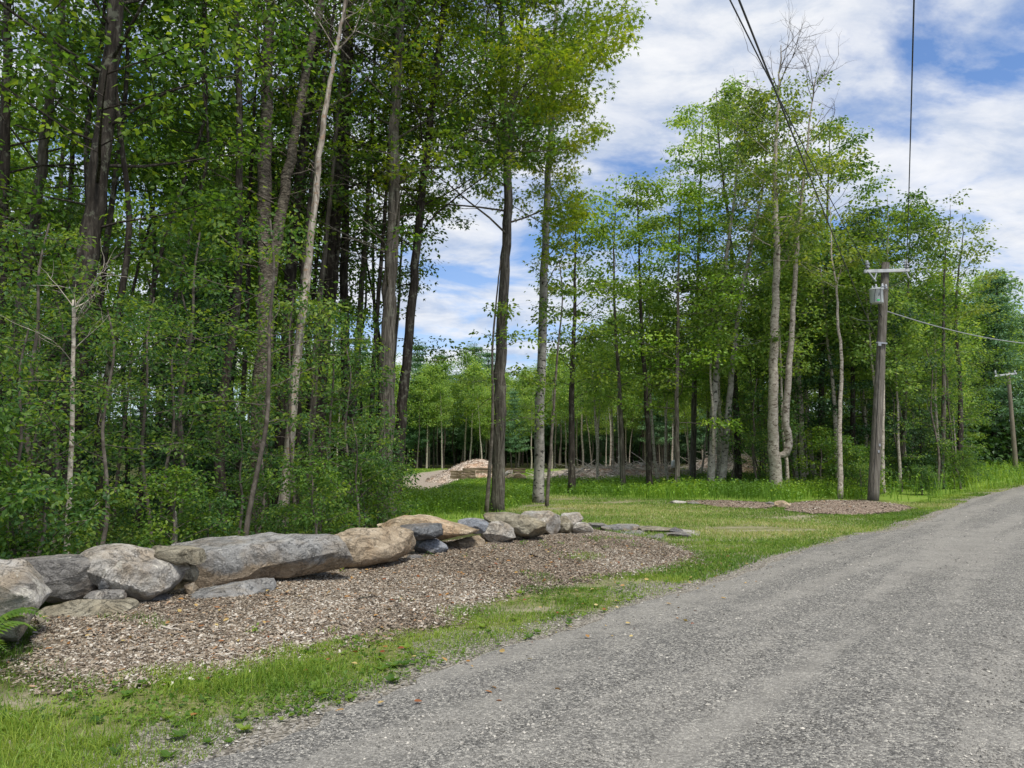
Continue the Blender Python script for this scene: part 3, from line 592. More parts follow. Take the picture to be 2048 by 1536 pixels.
# ---------------------------------------------------------------- boulders
WX = [-60, 0, 130, 300, 450, 600, 750, 850, 950, 1050, 1180]
WD = [6.3, 6.55, 7.3, 7.9, 8.7, 9.6, 10.7, 11.9, 13.0, 14.3, 15.9]
def rock(name, label, out, kind, dep=None, D=None, seed=0, cuts=13, pw=0.62, cat='boulder', group=None, rough=0.05, dD=0.0, top=0.0, cmin=0.70):
    rng = np.random.default_rng(seed+77)
    out = np.array(out, float); cx, cy = out[:, 0].mean(), (out[:, 1].min()+out[:, 1].max())/2
    cx = (out[:, 0].min()+out[:, 0].max())/2
    if D is None: D = float(np.interp(cx, WX, WD))
    w_m = (out[:, 0].max()-out[:, 0].min())/F*D; h_m = (out[:, 1].max()-out[:, 1].min())/F*D
    if dep is None: dep = min(max(0.42*w_m, 0.42*h_m), 0.55)
    D = D+dD+dep*0.55
    c = np.array(P(cx, cy, D))
    ang = np.arctan2(-(out[:, 1]-cy), out[:, 0]-cx); rad = np.hypot(out[:, 0]-cx, out[:, 1]-cy)/F*D/cp
    # resample the outline densely as straight segments, in polar form
    q = np.concatenate([out, out[:1]]); tt = np.linspace(0, 1, 24, endpoint=False)
    den = np.concatenate([q[i]+(q[i+1]-q[i])*tt[:, None] for i in range(len(out))])
    a2 = np.arctan2(-(den[:, 1]-cy), den[:, 0]-cx); r2 = np.hypot(den[:, 0]-cx, den[:, 1]-cy)/F*D
    o_ = np.argsort(a2); a2 = a2[o_]; r2 = r2[o_]; a2 = np.concatenate([a2-2*np.pi, a2, a2+2*np.pi]); r2 = np.tile(r2, 3)
    nu, nv = 72, 30
    th = np.linspace(0, 2*np.pi, nu, endpoint=False)-np.pi; ph = np.linspace(-np.pi/2, np.pi/2, nv)
    TH, PH = np.meshgrid(th, ph); cr = np.cos(PH)**pw; sr = np.sign(np.sin(PH))*np.abs(np.sin(PH))**0.85
    Rr = np.interp(TH, a2, r2)
    fx, fz = Rr*cr*np.cos(TH), Rr*cr*np.sin(TH); fy = dep*sr
    p = np.stack([fx, fy, fz], -1).reshape(-1, 3)
    # the upper back leans away, so tops read as tops
    p[:, 1] += top*np.clip(p[:, 2], 0, None)
    ext = np.array([w_m/2, dep, h_m/2])
    for _ in range(cuts):
        n = rng.normal(size=3); n[1] = -abs(n[1])*0.9 if rng.random() < 0.75 else abs(n[1]); n /= np.linalg.norm(n)
        sup = np.sqrt(((n*ext)**2).sum()); cc = sup*(cmin-0.04+(0.95-cmin)*rng.random())
        dd = p@n-cc; m = dd > 0; p[m] -= np.outer(dd[m], n)*0.93
    amp = min(ext)*rough*2.6; off = rng.random(3)*50; sc = 1.6/max(min(ext), 0.08)
    for i in range(len(p)):
        e = Vector((p[i]*sc*0.55+off)); nv_ = mnoise.fractal(e, 1.0, 2.0, 5); p[i] += (p[i]/(np.linalg.norm(p[i])+1e-6))*amp*nv_
        r_ = mnoise.ridged_multi_fractal(Vector((p[i]*sc*1.1+off*2)), 1.0, 2.1, 3, 1.0, 2.0); p[i] *= 1-0.022*r_
    for ax_, lo_, hi_ in ((0, out[:, 0].min()-cx, out[:, 0].max()-cx), (2, -(out[:, 1].max()-cy), -(out[:, 1].min()-cy))):
        a_, b_ = p[:, ax_].min(), p[:, ax_].max(); lo_, hi_ = lo_/F*D*1.02, hi_/F*D*1.02
        p[:, ax_] = lo_+(p[:, ax_]-a_)/(b_-a_)*(hi_-lo_)
    # face the camera ray
    az = math.atan2(c[0], c[1]); ca, sa = math.cos(-az), math.sin(-az)
    q = p.copy(); q[:, 0] = p[:, 0]*ca-p[:, 1]*sa; q[:, 1] = p[:, 0]*sa+p[:, 1]*ca
    i = np.arange(nv-1)[:, None]*nu; j = np.arange(nu)[None]; k = (j+1) % nu
    f = np.stack([i+j, i+k, i+nu+k, i+nu+j], -1).reshape(-1, 4)
    g = Geo(); g.add(q, f); o = g.build(name, RK[kind], smooth=True); o.location = c
    me = o.data
    try: me.set_sharp_from_angle(angle=R(22))
    except Exception: pass
    return tag(o, label, cat, group)
WG = 'boulders of the dry stone wall'
rocks = [
 ('rounded grey lichened boulder cut by the left edge of the photo', [(0,1121),(20,1129),(44,1147),(65,1169),(79,1196),(84,1223),(82,1240),(61,1258),(31,1278),(0,1285),(-50,1275),(-80,1210),(-55,1140)], 'white', dict(cuts=11, dD=-0.35, dep=0.45)),
 ('flat grey oval boulder with a rust stain, second from the left end of the wall', [(8,1123),(51,1116),(120,1114),(164,1121),(191,1136),(200,1155),(195,1176),(178,1189),(137,1199),(89,1201),(60,1180),(30,1150)], 'grey', dict(cuts=8, dD=0.25, cmin=0.8)),
 ('pale rounded boulder with brown flanks, third from the left end of the wall', [(167,1117),(191,1102),(219,1092),(253,1089),(284,1097),(321,1109),(349,1124),(362,1145),(366,1169),(355,1182),(328,1193),(290,1199),(267,1199),(239,1182),(219,1158),(190,1140)], 'white', dict(cuts=12, cmin=0.76)),
 ('small squared grey slab laid on top between pale boulder and the longest slab', [(309,1092),(376,1097),(403,1103),(408,1121),(403,1129),(359,1127),(321,1113)], 'olive', dict(cuts=3, pw=0.3, dep=0.2, dD=-0.1)),
 ('fist like brown stone wedged under the small squared slab', [(361,1131),(386,1129),(396,1145),(393,1158),(376,1165),(364,1155)], 'olive', dict(dep=0.13, dD=-0.05)),
 ('little tan cube of stone wedged left below the longest slab', [(369,1169),(390,1165),(396,1180),(386,1192),(371,1190)], 'tan', dict(pw=0.35, dep=0.1, dD=-0.1)),
 ('longest blue grey slab of the wall with flat top and brown broken face', [(352,1094),(379,1083),(437,1075),(513,1071),(581,1073),(643,1076),(677,1087),(694,1104),(690,1121),(670,1136),(632,1141),(581,1148),(530,1152),(489,1165),(437,1172),(396,1176),(388,1162),(390,1135),(375,1110)], 'slab', dict(cuts=8, dep=0.5, pw=0.45, cmin=0.88)),
 ('low sloping grey ledge half buried in mulch below the longest slab', [(330,1212),(393,1186),(461,1176),(540,1167),(545,1184),(496,1200),(444,1212),(393,1226),(345,1230)], 'slab', dict(cuts=4, dep=0.3, dD=-0.45, pw=0.4)),
 ('small grey lens shaped stone under the rust stained oval boulder', [(174,1186),(205,1179),(236,1182),(248,1193),(236,1205),(208,1206)], 'grey', dict(dep=0.14, dD=-0.1)),
 ('brown low boulder half buried at the foot of the left wall end', [(88,1208),(147,1200),(191,1201),(239,1203),(263,1217),(250,1240),(205,1254),(150,1262),(100,1250)], 'olive', dict(dep=0.3, dD=-0.2)),
 ('dark pebble sized stone squeezed between oval and pale boulders', [(198,1155),(215,1152),(226,1165),(219,1176),(198,1178)], 'dark', dict(dep=0.1, dD=0.0)),
 ('thin dark stone in the shadow below the pale boulder', [(262,1214),(290,1196),(335,1190),(342,1206),(295,1222)], 'dark', dict(dep=0.15)),
 ('large tan boulder with a broad broken face, right of the longest slab', [(651,1076),(698,1064),(756,1056),(795,1058),(819,1070),(830,1088),(829,1103),(811,1115),(768,1125),(729,1134),(702,1136),(682,1130),(690,1111),(692,1095),(676,1082)], 'tan', dict(cuts=9, dep=0.5)),
 ('long ochre boulder tapering right, highest tan stone of the wall', [(756,1054),(784,1039),(819,1031),(846,1029),(873,1037),(905,1048),(932,1058),(954,1070),(948,1078),(912,1081),(881,1078),(834,1074),(790,1060)], 'tan2', dict(dep=0.55, dD=0.55)),
 ('dark slate wedge lying flat side up on the ochre boulder', [(801,1048),(873,1050),(885,1060),(881,1072),(869,1080),(834,1078),(813,1067)], 'dark', dict(dep=0.25, pw=0.4, dD=0.0)),
 ('grey layered stone with white lichen under the slate wedge', [(828,1080),(873,1078),(893,1091),(895,1103),(889,1111),(850,1113),(832,1108)], 'blue', dict(dep=0.28)),
 ('rounded tan stone beneath the right tip of the ochre boulder', [(893,1088),(912,1082),(952,1072),(969,1084),(967,1095),(944,1105),(916,1109),(897,1104)], 'tan', dict(dep=0.3, dD=0.1)),
 ('small bluish angular stone between ochre and mottled boulders', [(916,1045),(940,1037),(967,1039),(977,1048),(973,1062),(952,1068),(932,1061)], 'blue', dict(dep=0.25, dD=0.1, cuts=12)),
 ('grey boulder mottled with white lichen left below the olive boulder', [(969,1043),(998,1045),(1022,1060),(1030,1076),(1014,1084),(987,1089),(967,1074),(961,1060)], 'white', dict(dep=0.35)),
 ('smooth long olive grey boulder lying across the right part of the wall', [(969,1033),(983,1026),(1014,1025),(1049,1031),(1080,1043),(1091,1054),(1084,1066),(1065,1074),(1041,1070),(1010,1056),(975,1045)], 'olive', dict(dep=0.4, cuts=4, pw=0.6)),
 ('cream boulder with white patches right behind the olive boulder', [(1041,1027),(1061,1022),(1088,1025),(1108,1035),(1120,1048),(1116,1063),(1104,1070),(1088,1066),(1080,1050),(1060,1037)], 'white', dict(dep=0.4, dD=0.35)),
 ('grey brown boulder with upright face, third from the right end of the wall', [(1104,1033),(1131,1032),(1147,1041),(1149,1054),(1143,1067),(1123,1069),(1112,1052)], 'olive', dict(dep=0.32, dD=0.1)),
 ('pale boulder resting high at the right end of the wall', [(1122,1028),(1140,1026),(1158,1028),(1166,1037),(1160,1052),(1149,1058),(1138,1044)], 'white', dict(dep=0.32, dD=0.2)),
 ('pale grey boulder on the mulch, rightmost of the wall', [(1160,1045),(1178,1050),(1186,1060),(1183,1071),(1163,1072),(1145,1070),(1150,1056)], 'white', dict(dep=0.28, dD=-0.45)),
 ('little grey stone under the right corner of the large tan boulder', [(808,1114),(828,1109),(844,1112),(845,1124),(812,1128)], 'dark', dict(dep=0.12, dD=-0.1)),
 ('flat dark block tucked under the right end of the longest slab', [(606,1144),(650,1140),(655,1151),(612,1158)], 'grey', dict(dep=0.15, pw=0.35, dD=0.0)),
 ('low tan stone showing under the large tan boulder', [(655,1144),(713,1136),(722,1152),(675,1162)], 'tan', dict(dep=0.25, dD=0.1)),
 ('dark stone in shadow under the middle of the longest slab', [(540,1156),(581,1148),(582,1168),(548,1174)], 'dark', dict(dep=0.25, dD=0.15)),
 ('small brown stone under the right end of the olive boulder', [(1026,1066),(1044,1068),(1042,1077),(1028,1078)], 'olive', dict(dep=0.12)),
]
for i, (lb, out, kd, kw) in enumerate(rocks): rock('boulder', lb, out, kd, seed=i*3, group=WG, **kw)
# flagstones at the drive
SG = 'flat stones stepping down beside the mulch'
flags = [
 ('flat grey flagstone nearest the right wall end', [(1176,1047),(1205,1047),(1217,1052),(1207,1058),(1180,1057)], 'grey', 17.2),
 ('thick long grey flagstone behind the mulch crest', [(1203,1054),(1235,1049),(1264,1049),(1278,1054),(1266,1063),(1209,1065)], 'slab', 16.6),
 ('longest thin brown edged flagstone by the driveway', [(1268,1054),(1310,1054),(1354,1058),(1352,1064),(1300,1064),(1276,1062)], 'olive', 16.4),
 ('low grey flagstone under the thick long one', [(1236,1066),(1280,1062),(1297,1069),(1264,1076)], 'slab', 15.9),
 ('thin flagstone lying under the longest thin one', [(1293,1066),(1354,1061),(1352,1068),(1297,1072)], 'grey', 16.0),
 ('squat grey block at the right of the flagstones', [(1334,1068),(1366,1064),(1383,1071),(1378,1079),(1338,1080)], 'grey', 15.4),
 ('small grey block lowest of the flagstones', [(1293,1073),(1325,1069),(1331,1078),(1303,1081)], 'grey', 15.2),
 ('pale thin flagstone at the right tip beside bare dirt', [(1352,1060),(1378,1063),(1402,1070),(1375,1070)], 'white', 16.2),
 ('pointed dark stone standing on the right flagstones', [(1340,1060),(1350,1057),(1366,1063),(1352,1066)], 'dark', 15.9)]
for i, (lb, out, kd, D) in enumerate(flags): rock('flagstone', lb, out, kd, D=D, dep=0.42, seed=200+i, pw=0.3, cuts=3, cat='flagstone', group=SG, rough=0.03, dD=-0.25)
SM = 'loose stones along the back edge of the lawn'
for i, (lb, out, kd) in enumerate([
 ('orange stained pale boulder on the small mulch bed near the birch', [(1549,1006),(1560,1001),(1575,1002),(1580,1010),(1572,1017),(1556,1016)], 'tan2'),
 ('small grey stone left of the orange stained boulder', [(1530,1007),(1540,1003),(1550,1006),(1546,1013),(1533,1012)], 'grey'),
 ('flat pale stone on the thin mulch strip at its left end', [(1340,1004),(1352,1001),(1372,1003),(1370,1009),(1345,1009)], 'white'),
 ('second flat pale stone right on the thin mulch strip', [(1374,1006),(1386,1003),(1398,1005),(1394,1010),(1378,1010)], 'grey'),
 ('little grey stone left of the wooden utility pole', [(1655,1003),(1662,1000),(1672,1002),(1670,1007),(1657,1007)], 'grey')]):
    b = G(np.mean([p[0] for p in out]), max(p[1] for p in out)-1)
    rock('stone', lb, out, kd, D=b.y, dep=0.18, seed=300+i, cat='stone', group=SM)
b = G(1015, 962)
rock('boulder', 'sandy low boulder among weeds right of the timber stack', [(1012,955),(1022,948),(1036,945),(1048,950),(1054,958),(1040,962),(1018,962)], 'tan2', D=40, dep=0.6, seed=400)
rock('boulder', 'grey white boulder under the right end of the stacked timbers', [(1006,950),(1014,942),(1024,940),(1026,948),(1016,954)], 'white', D=41.5, dep=0.3, seed=401)
rock('boulder', 'tiny pale boulder far left in the clearing beneath the pines', [(800,941),(806,938),(814,938),(816,942),(802,943)], 'tan2', D=60, dep=0.4, seed=402)
rock('boulder', 'tan boulder under the white container by the brush heap', [(1334,943),(1344,934),(1352,936),(1352,944),(1340,946)], 'tan2', D=46, dep=0.3, seed=403)

# ---------------------------------------------------------------- timbers, chip heap, brush heap
def timber(xa, xb, py_top, py_bot, D, label, seed, dark=False):
    a = P(xa, (py_top+py_bot)/2, D); b_ = P(xb, (py_top+py_bot)/2, D+0.1); hgt = (py_bot-py_top)/F*D*0.94
    g = Geo(); L = (b_-a).length; rng = np.random.default_rng(seed)
    n = 9; xs = np.linspace(-L/2, L/2, n); v = []; hw = 0.12
    for xx_ in xs:
        j = rng.normal(size=8)*0.008; v += [(xx_, -hw+j[0], -hgt/2+j[1]), (xx_, hw, -hgt/2+j[3]), (xx_, hw+j[4], hgt/2+j[5]), (xx_, -hw+j[6], hgt/2+j[7])]
    f = [(3, 2, 1, 0), tuple((n-1)*4+q for q in (0, 1, 2, 3))]
    for i in range(n-1):
        for k in range(4): f.append((i*4+k, i*4+(k+1) % 4, i*4+4+(k+1) % 4, i*4+4+k))
    g.add(v, f); o = g.build('timber', B_TIMBER); o.location = (a+b_)/2; o.rotation_euler[2] = math.atan2(b_.y-a.y, b_.x-a.x)
    return tag(o, label, 'timber beam', 'weathered timbers stacked in the clearing')
for i, (xa, xb, t0, t1, D, lb) in enumerate([
 (900, 951, 952, 957.5, 41, 'lowest short timber at the left end of the stack'),
 (902, 951, 946.5, 951.5, 41, 'middle short timber of the left pile'),
 (901, 951, 941, 946, 41, 'top short timber of the left pile, split at its end'),
 (925, 1022, 936, 941, 41.8, 'longest timber lying on top of the stack'),
 (952, 1050, 941.5, 946, 41.8, 'second long timber just beneath the top one'),
 (1004, 1051, 936.5, 941, 42.2, 'short timber with rotten dark face at the right end'),
 (1028, 1050, 941.6, 946.5, 42.2, 'dark short timber under the rotten one at right')]): timber(xa, xb, t0, t1, D, lb, i)
m_heap, t = mat('heap_chips'); oc = t.n('ShaderNodeTexCoord').outputs['Object']
vv = t.n('ShaderNodeTexVoronoi', {'Vector': oc, 'Scale': 9.0}); s1 = t.n('ShaderNodeSeparateColor', {0: vv.outputs['Color']}).outputs[0]
bb = t.noise(oc, 0.9, 5, 0.6).outputs['Fac']
c = t.ramp(s1, [(0.1, (0.20, 0.15, 0.12)), (0.5, (0.44, 0.36, 0.29)), (0.9, (0.64, 0.56, 0.47))]); c = t.mix(t.ramp(bb, [(0.45, 0.0), (0.65, 0.6)]), c, (0.42, 0.24, 0.13))
finish(t, c, 0.9, vv.outputs['Distance'], 0.8, 0.05, 0.1)
def heap(name, prof, D, dep, matl, label, cat, part='mound', seed=0, rough=0.1):
    """prof: ridge outline [(px,py)] left to right; cross-section falls to the ground fore and aft"""
    rng = np.random.default_rng(seed); pts = [P(a, b_, D) for a, b_ in prof]; c = (pts[0]+pts[-1])/2; c.z = float(T(c.x, c.y))
    xs = np.linspace(pts[0].x, pts[-1].x, 60); zt = np.interp(xs, [p.x for p in pts], [p.z for p in pts]); vs_ = np.linspace(-1, 1, 34)
    X, V = np.meshgrid(xs, vs_); base = T(X, D+0*X)
    H = np.clip(np.tile(zt, (34, 1))-base, 0.0, None); wd = dep*np.clip(np.sqrt(H/(H.max()))+0.15, 0.2, 1)
    Yc = D+V*wd; Z = T(X, Yc)-0.05+H*np.clip(1-np.abs(V)**1.5, 0, 1)*1.02+rough*0.5*fbm(X*1.0, Yc, 2.5, seed)*np.clip(1-V*V, 0, 1)*(H > 0.05)
    i = np.arange(33)[:, None]*60+np.arange(59)[None]
    e = empty(name, c, label, cat); g = Geo(); g.add(np.stack([X, Yc, Z], -1).reshape(-1, 3), np.stack([i, i+1, i+61, i+60], -1).reshape(-1, 4))
    g.build(part, matl, e, True, c); return e, c, X, Yc, Z
e, c, X, Yh, Z = heap('wood_chip_heap', [(855, 958), (878, 948), (900, 936), (925, 924), (945, 918.5), (965, 917), (978, 922), (988, 932), (1000, 945), (1012, 952)], 46, 3.4, m_heap, 'rounded heap of pinkish wood chips behind the timber stack', 'wood chip heap', seed=2, rough=0.03)
rng = np.random.default_rng(5); g = Geo(); k = rng.integers(0, X.size, 5000); a = rng.normal(size=(5000, 3)); 
add_leaves(g, np.stack([X.ravel()[k], Yh.ravel()[k], Z.ravel()[k]+0.01], 1)+a*[0.1, 0.1, 0.01]-np.array(tuple(c)), rng.normal(size=(5000, 3))*[1, 1, 0.3], rng.normal(size=(5000, 3))+[0, 0, 1.5], 0.04+0.06*rng.random(5000), 'leaf', rng.random(5000))
o = g.build('chips', m_chip, e); tag(o, kind='stuff')
m_stick = bark_mat('bleached_stick', (0.26, 0.23, 0.18), (0.50, 0.45, 0.38), (0.66, 0.61, 0.53), (4, 4, 4), 0.2)
def brush(prof, D, dep, label, seed, n, mt=m_heap):
    e, c, X, Yb, Z = heap('brush_heap', prof, D, dep, mt, label, 'brush heap', seed=seed, rough=0.4)
    rng = np.random.default_rng(seed); g = Geo(); XX = X.ravel(); YY = Yb.ravel(); ZZ = Z.ravel(); cc = np.array(tuple(c))
    for _ in range(n):
        k = rng.integers(len(XX)); L = 0.5+1.8*rng.random()**2; a = rng.random()*6.28; tl = rng.normal()*0.3
        p0 = np.array([XX[k], YY[k], ZZ[k]+0.03]); d = np.array([math.cos(a), math.sin(a), tl]); d /= np.linalg.norm(d)
        p1 = p0+d*L*0.5+[0, 0, rng.normal()*0.06]; p2 = p0+d*L
        r = 0.012+0.03*rng.random()**2
        g.tube([p0-d*0.1-cc, p1-cc, p2-cc], [r, r*0.85, r*0.5], 4)
    o = g.build('sticks', m_stick, e); tag(o, kind='stuff'); return e
brush([(1090, 958), (1130, 950), (1165, 944), (1195, 938), (1215, 934), (1240, 934), (1262, 933), (1285, 929), (1302, 929), (1325, 933), (1345, 938), (1365, 945), (1390, 952)], 47, 3.5, 'long low heap of bleached brush and roots behind the weed band', 31, 900)
brush([(1370, 950), (1395, 930), (1415, 915), (1440, 905), (1470, 903), (1500, 912), (1525, 935), (1540, 950)], 53, 4, 'taller reddish brush heap seen between the grey trunks on the right', 32, 500)
# white rounded container
b = P(1350, 936, 46); g = Geo(); pf = [(0.0, 0.0), (0.20, 0.0), (0.235, 0.03), (0.24, 0.2), (0.24, 0.36), (0.20, 0.46), (0.10, 0.50), (0.0, 0.505)]
zs = [p[1] for p in pf]; g.tube([(0, 0, z_) for z_ in zs], [max(p[0], 0.002) for p in pf], 18)
e = empty('plastic_container', b, 'white rounded plastic container standing on a tan boulder by the brush heap', 'container'); g.build('tub', M_WHITE, e, True)
g = Geo(); g.tube([(0, 0, 0.34), (0, 0, 0.36), (0, 0, 0.375)], [0.25, 0.255, 0.25], 18); g.build('rim', M_WHITE, e, True)

# ---------------------------------------------------------------- utility poles and wires
def insulator(g, c, s=1.0):
    zs = [0, .03, .05, .08, .10, .13, .15, .18, .20, .22, .30, .31]; rs = [.045, .045, .085, .085, .05, .05, .085, .085, .05, .05, .045, .002]
    g.tube([(c[0], c[1], c[2]+z_*s) for z_ in zs], [r*s for r in rs], 12)
PD = 28.5
pb = G(1746, 1001); PD = pb.y
ptop = P(1771, 526, PD)
e = empty('utility_pole', pb, 'tall brown wooden utility pole with transformer beside the road', 'utility pole')
L0 = Vector((0, 0, 0)); top = ptop-pb
axis_p = lambda z_: Vector((top.x*(z_/top.z), top.y*(z_/top.z), z_))
g = Geo(); zs = np.linspace(-0.3, top.z, 16); g.tube([axis_p(z_) for z_ in zs], np.linspace(0.215, 0.145, 16), 20, 0.02, np.random.default_rng(1), cap=True); g.build('pole', B_POLE, e, True)
mpp = PD/F/cp   # metres per photo pixel here
def at(px, py, dy=0.0): return P(px, py, PD+dy)-pb
z_arm = at(1772, 541).z; armL = at(1728, 543, -0.2); armR = at(1818, 540.5, -0.2)
ax = (armR-armL); ang = math.atan2(ax.z, ax.x)
g = Geo(); mid = (armL+armR)/2; 
from mathutils import Matrix, Euler
g.box(mid, (ax.length, 0.10, 0.13), Euler((0, -ang, 0)).to_matrix(), 0.012); g.build('crossarm', M_ARM, e)
for px_ in (1735, 1813):
    g = Geo(); q = at(px_, 540, -0.2); insulator(g, (q.x, q.y, q.z+0.05), 1.1); g.build('insulator', M_INS, e, True)
g = Geo()
for a_, b_ in (((1738, 545), (1752, 563)), ((1753, 546), (1749, 560)), ((1813, 545), (1818, 556))):
    g = Geo(); g.tube([at(*a_, -0.25), at(*b_, -0.3)], [0.03, 0.035], 8); g.build('fuse_cutout', M_INS, e, True)
q = at(1753.5, 607, -0.38); zt = at(1753.5, 579, -0.38).z
g = Geo(); h_ = zt-q.z
g.tube([(q.x, q.y, q.z+z_) for z_ in (0, 0.001, 0.03, h_-0.04, h_-0.02, h_, h_+0.03, h_+0.05)], [0.002, 0.235, 0.245, 0.245, 0.27, 0.27, 0.22, 0.002], 28)
tank = g.build('transformer_tank', M_TANK, e, True)
g = Geo(); g.box((q.x-0.05, q.y-0.243, q.z+0.09), (0.11, 0.012, 0.06)); g.build('sticker', M_GREEN, tank)
g = Geo()
for k_, (dx, z0) in enumerate(((-0.06, 0.28), (-0.02, 0.31), (-0.02, 0.36))): g.box((q.x+dx*0.5, q.y-0.248, q.z+z0), (0.04, 0.01, 0.025))
g.tube([(q.x-0.12, q.y-0.23, q.z+h_), (q.x-0.17, q.y-0.2, q.z+h_*0.55), (q.x-0.19, q.y-0.19, q.z+0.02)], [0.008]*3, 5); g.tube([(q.x+0.05, q.y-0.26, q.z+h_), (q.x+0.03, q.y-0.26, q.z+0.4), (q.x+0.05, q.y-0.26, q.z+0.02)], [0.008]*3, 5)
g.build('marking', M_INK, tank)
for px_, py_, s_ in ((1745, 577, 0.6), (1752, 577, 0.9), (1765, 577, 1.0), (1772, 576, 0.8)):
    g = Geo(); p_ = at(px_, py_, -0.3); insulator(g, (p_.x, p_.y, p_.z-0.06), 0.75*s_+0.1); g.build('bushing', M_INS, e, True)
g = Geo(); p_ = at(1759, 594, -0.2); g.box(p_, (0.09, 0.3, 0.12)); g.build('bracket', M_STEEL, e)
g = Geo(); p_ = at(1763, 686, -0.22); g.box(p_, (0.42, 0.08, 0.06), Euler((0, 0.1, 0)).to_matrix()); g.box((p_.x-0.1, p_.y, p_.z-0.05), (0.12, 0.12, 0.14)); g.build('bracket', M_STEEL, e)
g = Geo(); g.tube([at(1742, 606, -0.4), at(1741, 622, -0.4), at(1748, 632, -0.3), at(1758, 628, -0.25)], [0.016]*4, 6); g.build('drop_wire', M_WIRE, e); g = Geo(); g.tube([at(1756, 608, -0.3), at(1757, 622, -0.3), at(1764, 634, -0.2)], [0.014]*3, 6); g.build('drop_wire', M_WIRE, e); g = Geo()
g.tube([at(1735, 543, -0.25), at(1748, 566, -0.35), at(1752, 574, -0.3)], [0.01]*3, 5); g.build('drop_wire', M_WIRE, e); g = Geo(); g.tube([at(1813, 542, -0.25), at(1818, 556, -0.25), at(1800, 566, -0.1), at(1772, 574, -0.25)], [0.008]*4, 5); g.build('drop_wire', M_WIRE, e)
g = Geo(); g.tube([Vector((axis_p(z_).x-0.10, -0.19+0.005*z_, z_)) for z_ in np.linspace(0.0, 6.0, 9)], [0.008]*9, 5); g.build('ground_wire', M_WIRE, e)
for z_, dx_ in ((1.9, 0.02), (2.15, 0.05)):
    q = axis_p(z_); g = Geo(); g.box((q.x+dx_, -0.207, z_), (0.07, 0.008, 0.10), None, 0.002); g.build('tag_plate', M_STEEL, e)
# distant pole
D2 = 66.0; p2 = GD(2018, D2); p2 = Vector(((2019-1024)/F*D2/1.0, D2, p2.z)); p2.z = float(T(p2.x, p2.y))
t2 = P(2016, 745, D2); p2.x = t2.x+0.1
e2 = empty('utility_pole', p2, 'distant weathered utility pole with pale crossarm at the right edge', 'utility pole')
tp = t2-p2; g = Geo(); zs = np.linspace(-0.3, tp.z, 12); g.tube([Vector((tp.x*z_/tp.z, tp.y*z_/tp.z, z_)) for z_ in zs], np.linspace(0.21, 0.15, 12), 14, cap=True)
B_POLE2 = bark_mat('pale_pole_wood', (0.12, 0.10, 0.075), (0.22, 0.19, 0.145), (0.32, 0.28, 0.22), (26, 26, 0.8), 0.5); g.build('pole', B_POLE2, e2, True)
g = Geo(); a2_, b2_ = P(1989, 752, D2-0.25)-p2, P(2033, 747, D2-0.25)-p2; m2 = (a2_+b2_)/2; g.box(m2, ((b2_-a2_).length, 0.1, 0.16), Euler((0, -math.atan2(b2_.z-a2_.z, b2_.x-a2_.x), 0)).to_matrix(), 0.012); g.build('crossarm', M_ARM, e2)
for px_ in (1991, 2030):
    g = Geo(); q2 = P(px_, 749, D2-0.25)-p2; insulator(g, (q2.x, q2.y, q2.z), 1.2); g.build('insulator', M_INS, e2, True)
def wire(name, pts, r, m, label, sag=0.0, cat='power line'):
    """pts: world control points joined by sagging spans"""
    g = Geo(); out = []
    for a_, b_ in zip(pts[:-1], pts[1:]):
        a_ = Vector(a_); b_ = Vector(b_); n = 22
        for i in range(n):
            u = i/n; p_ = a_.lerp(b_, u); p_.z -= sag*4*u*(1-u); out.append(p_)
    out.append(Vector(pts[-1])); g.tube(out, [r]*len(out), 6)
    return tag(g.build(name, m), label, cat, 'overhead wires')
def far_end(pole_pt, px, py, sag, Dend):
    """far support (equal height) of a sagging span that is seen at the pixel"""
    lo, hi = 2.0, 24.0
    for _ in range(50):
        D = (lo+hi)/2; q = P(px, py, D); k = (pole_pt.y-D)/(pole_pt.y-Dend)
        if q.z > pole_pt.z-4*sag*k*(1-k): hi = D
        else: lo = D
    e_ = pole_pt+(q-pole_pt)/k; e_.z = pole_pt.z; return e_
pL = pb+at(1735, 537, -0.2); pR = pb+at(1813, 536, -0.2); pN = pb+at(1756, 686, -0.25)
wire('power_line', [pL, far_end(pL, 1460, 0, 0.75, -22)], 0.0125, M_WIRE, 'black overhead wire slanting from the top edge to the left crossarm end', 0.75)
wire('power_line', [pN, far_end(pN, 1478, 0, 0.35, -22)], 0.0105, M_WIRE, 'black overhead wire slanting to the bracket low on the near pole', 0.35)
wire('power_line', [pR, far_end(pR, 1828, 0, 0.75, -22)], 0.0125, M_WIRE, 'nearly vertical black overhead wire ending at the right crossarm end', 0.75)
qL = p2+P(1991, 747, D2-0.25)-p2; qR = P(2030, 744, D2-0.25)
wire('power_line', [pL, qL], 0.010, M_WIRE, 'thin wire sagging between left crossarm ends of both poles', 0.9)
wire('power_line', [pR, qR], 0.010, M_WIRE, 'thin wire sagging between right crossarm ends of both poles', 0.9)
wire('service_cable', [pb+at(1772, 622, -0.1), P(2120, 690, 40)], 0.022, M_SILVER, 'silvery twisted service cable running right from below the transformer', 0.35)
wire('service_cable', [pb+at(1757, 640, 0.1), P(1702, 634, 33), P(1660, 622, 44)], 0.018, M_SILVER, 'short grey cable running left from the pole into the trees', 0.1)

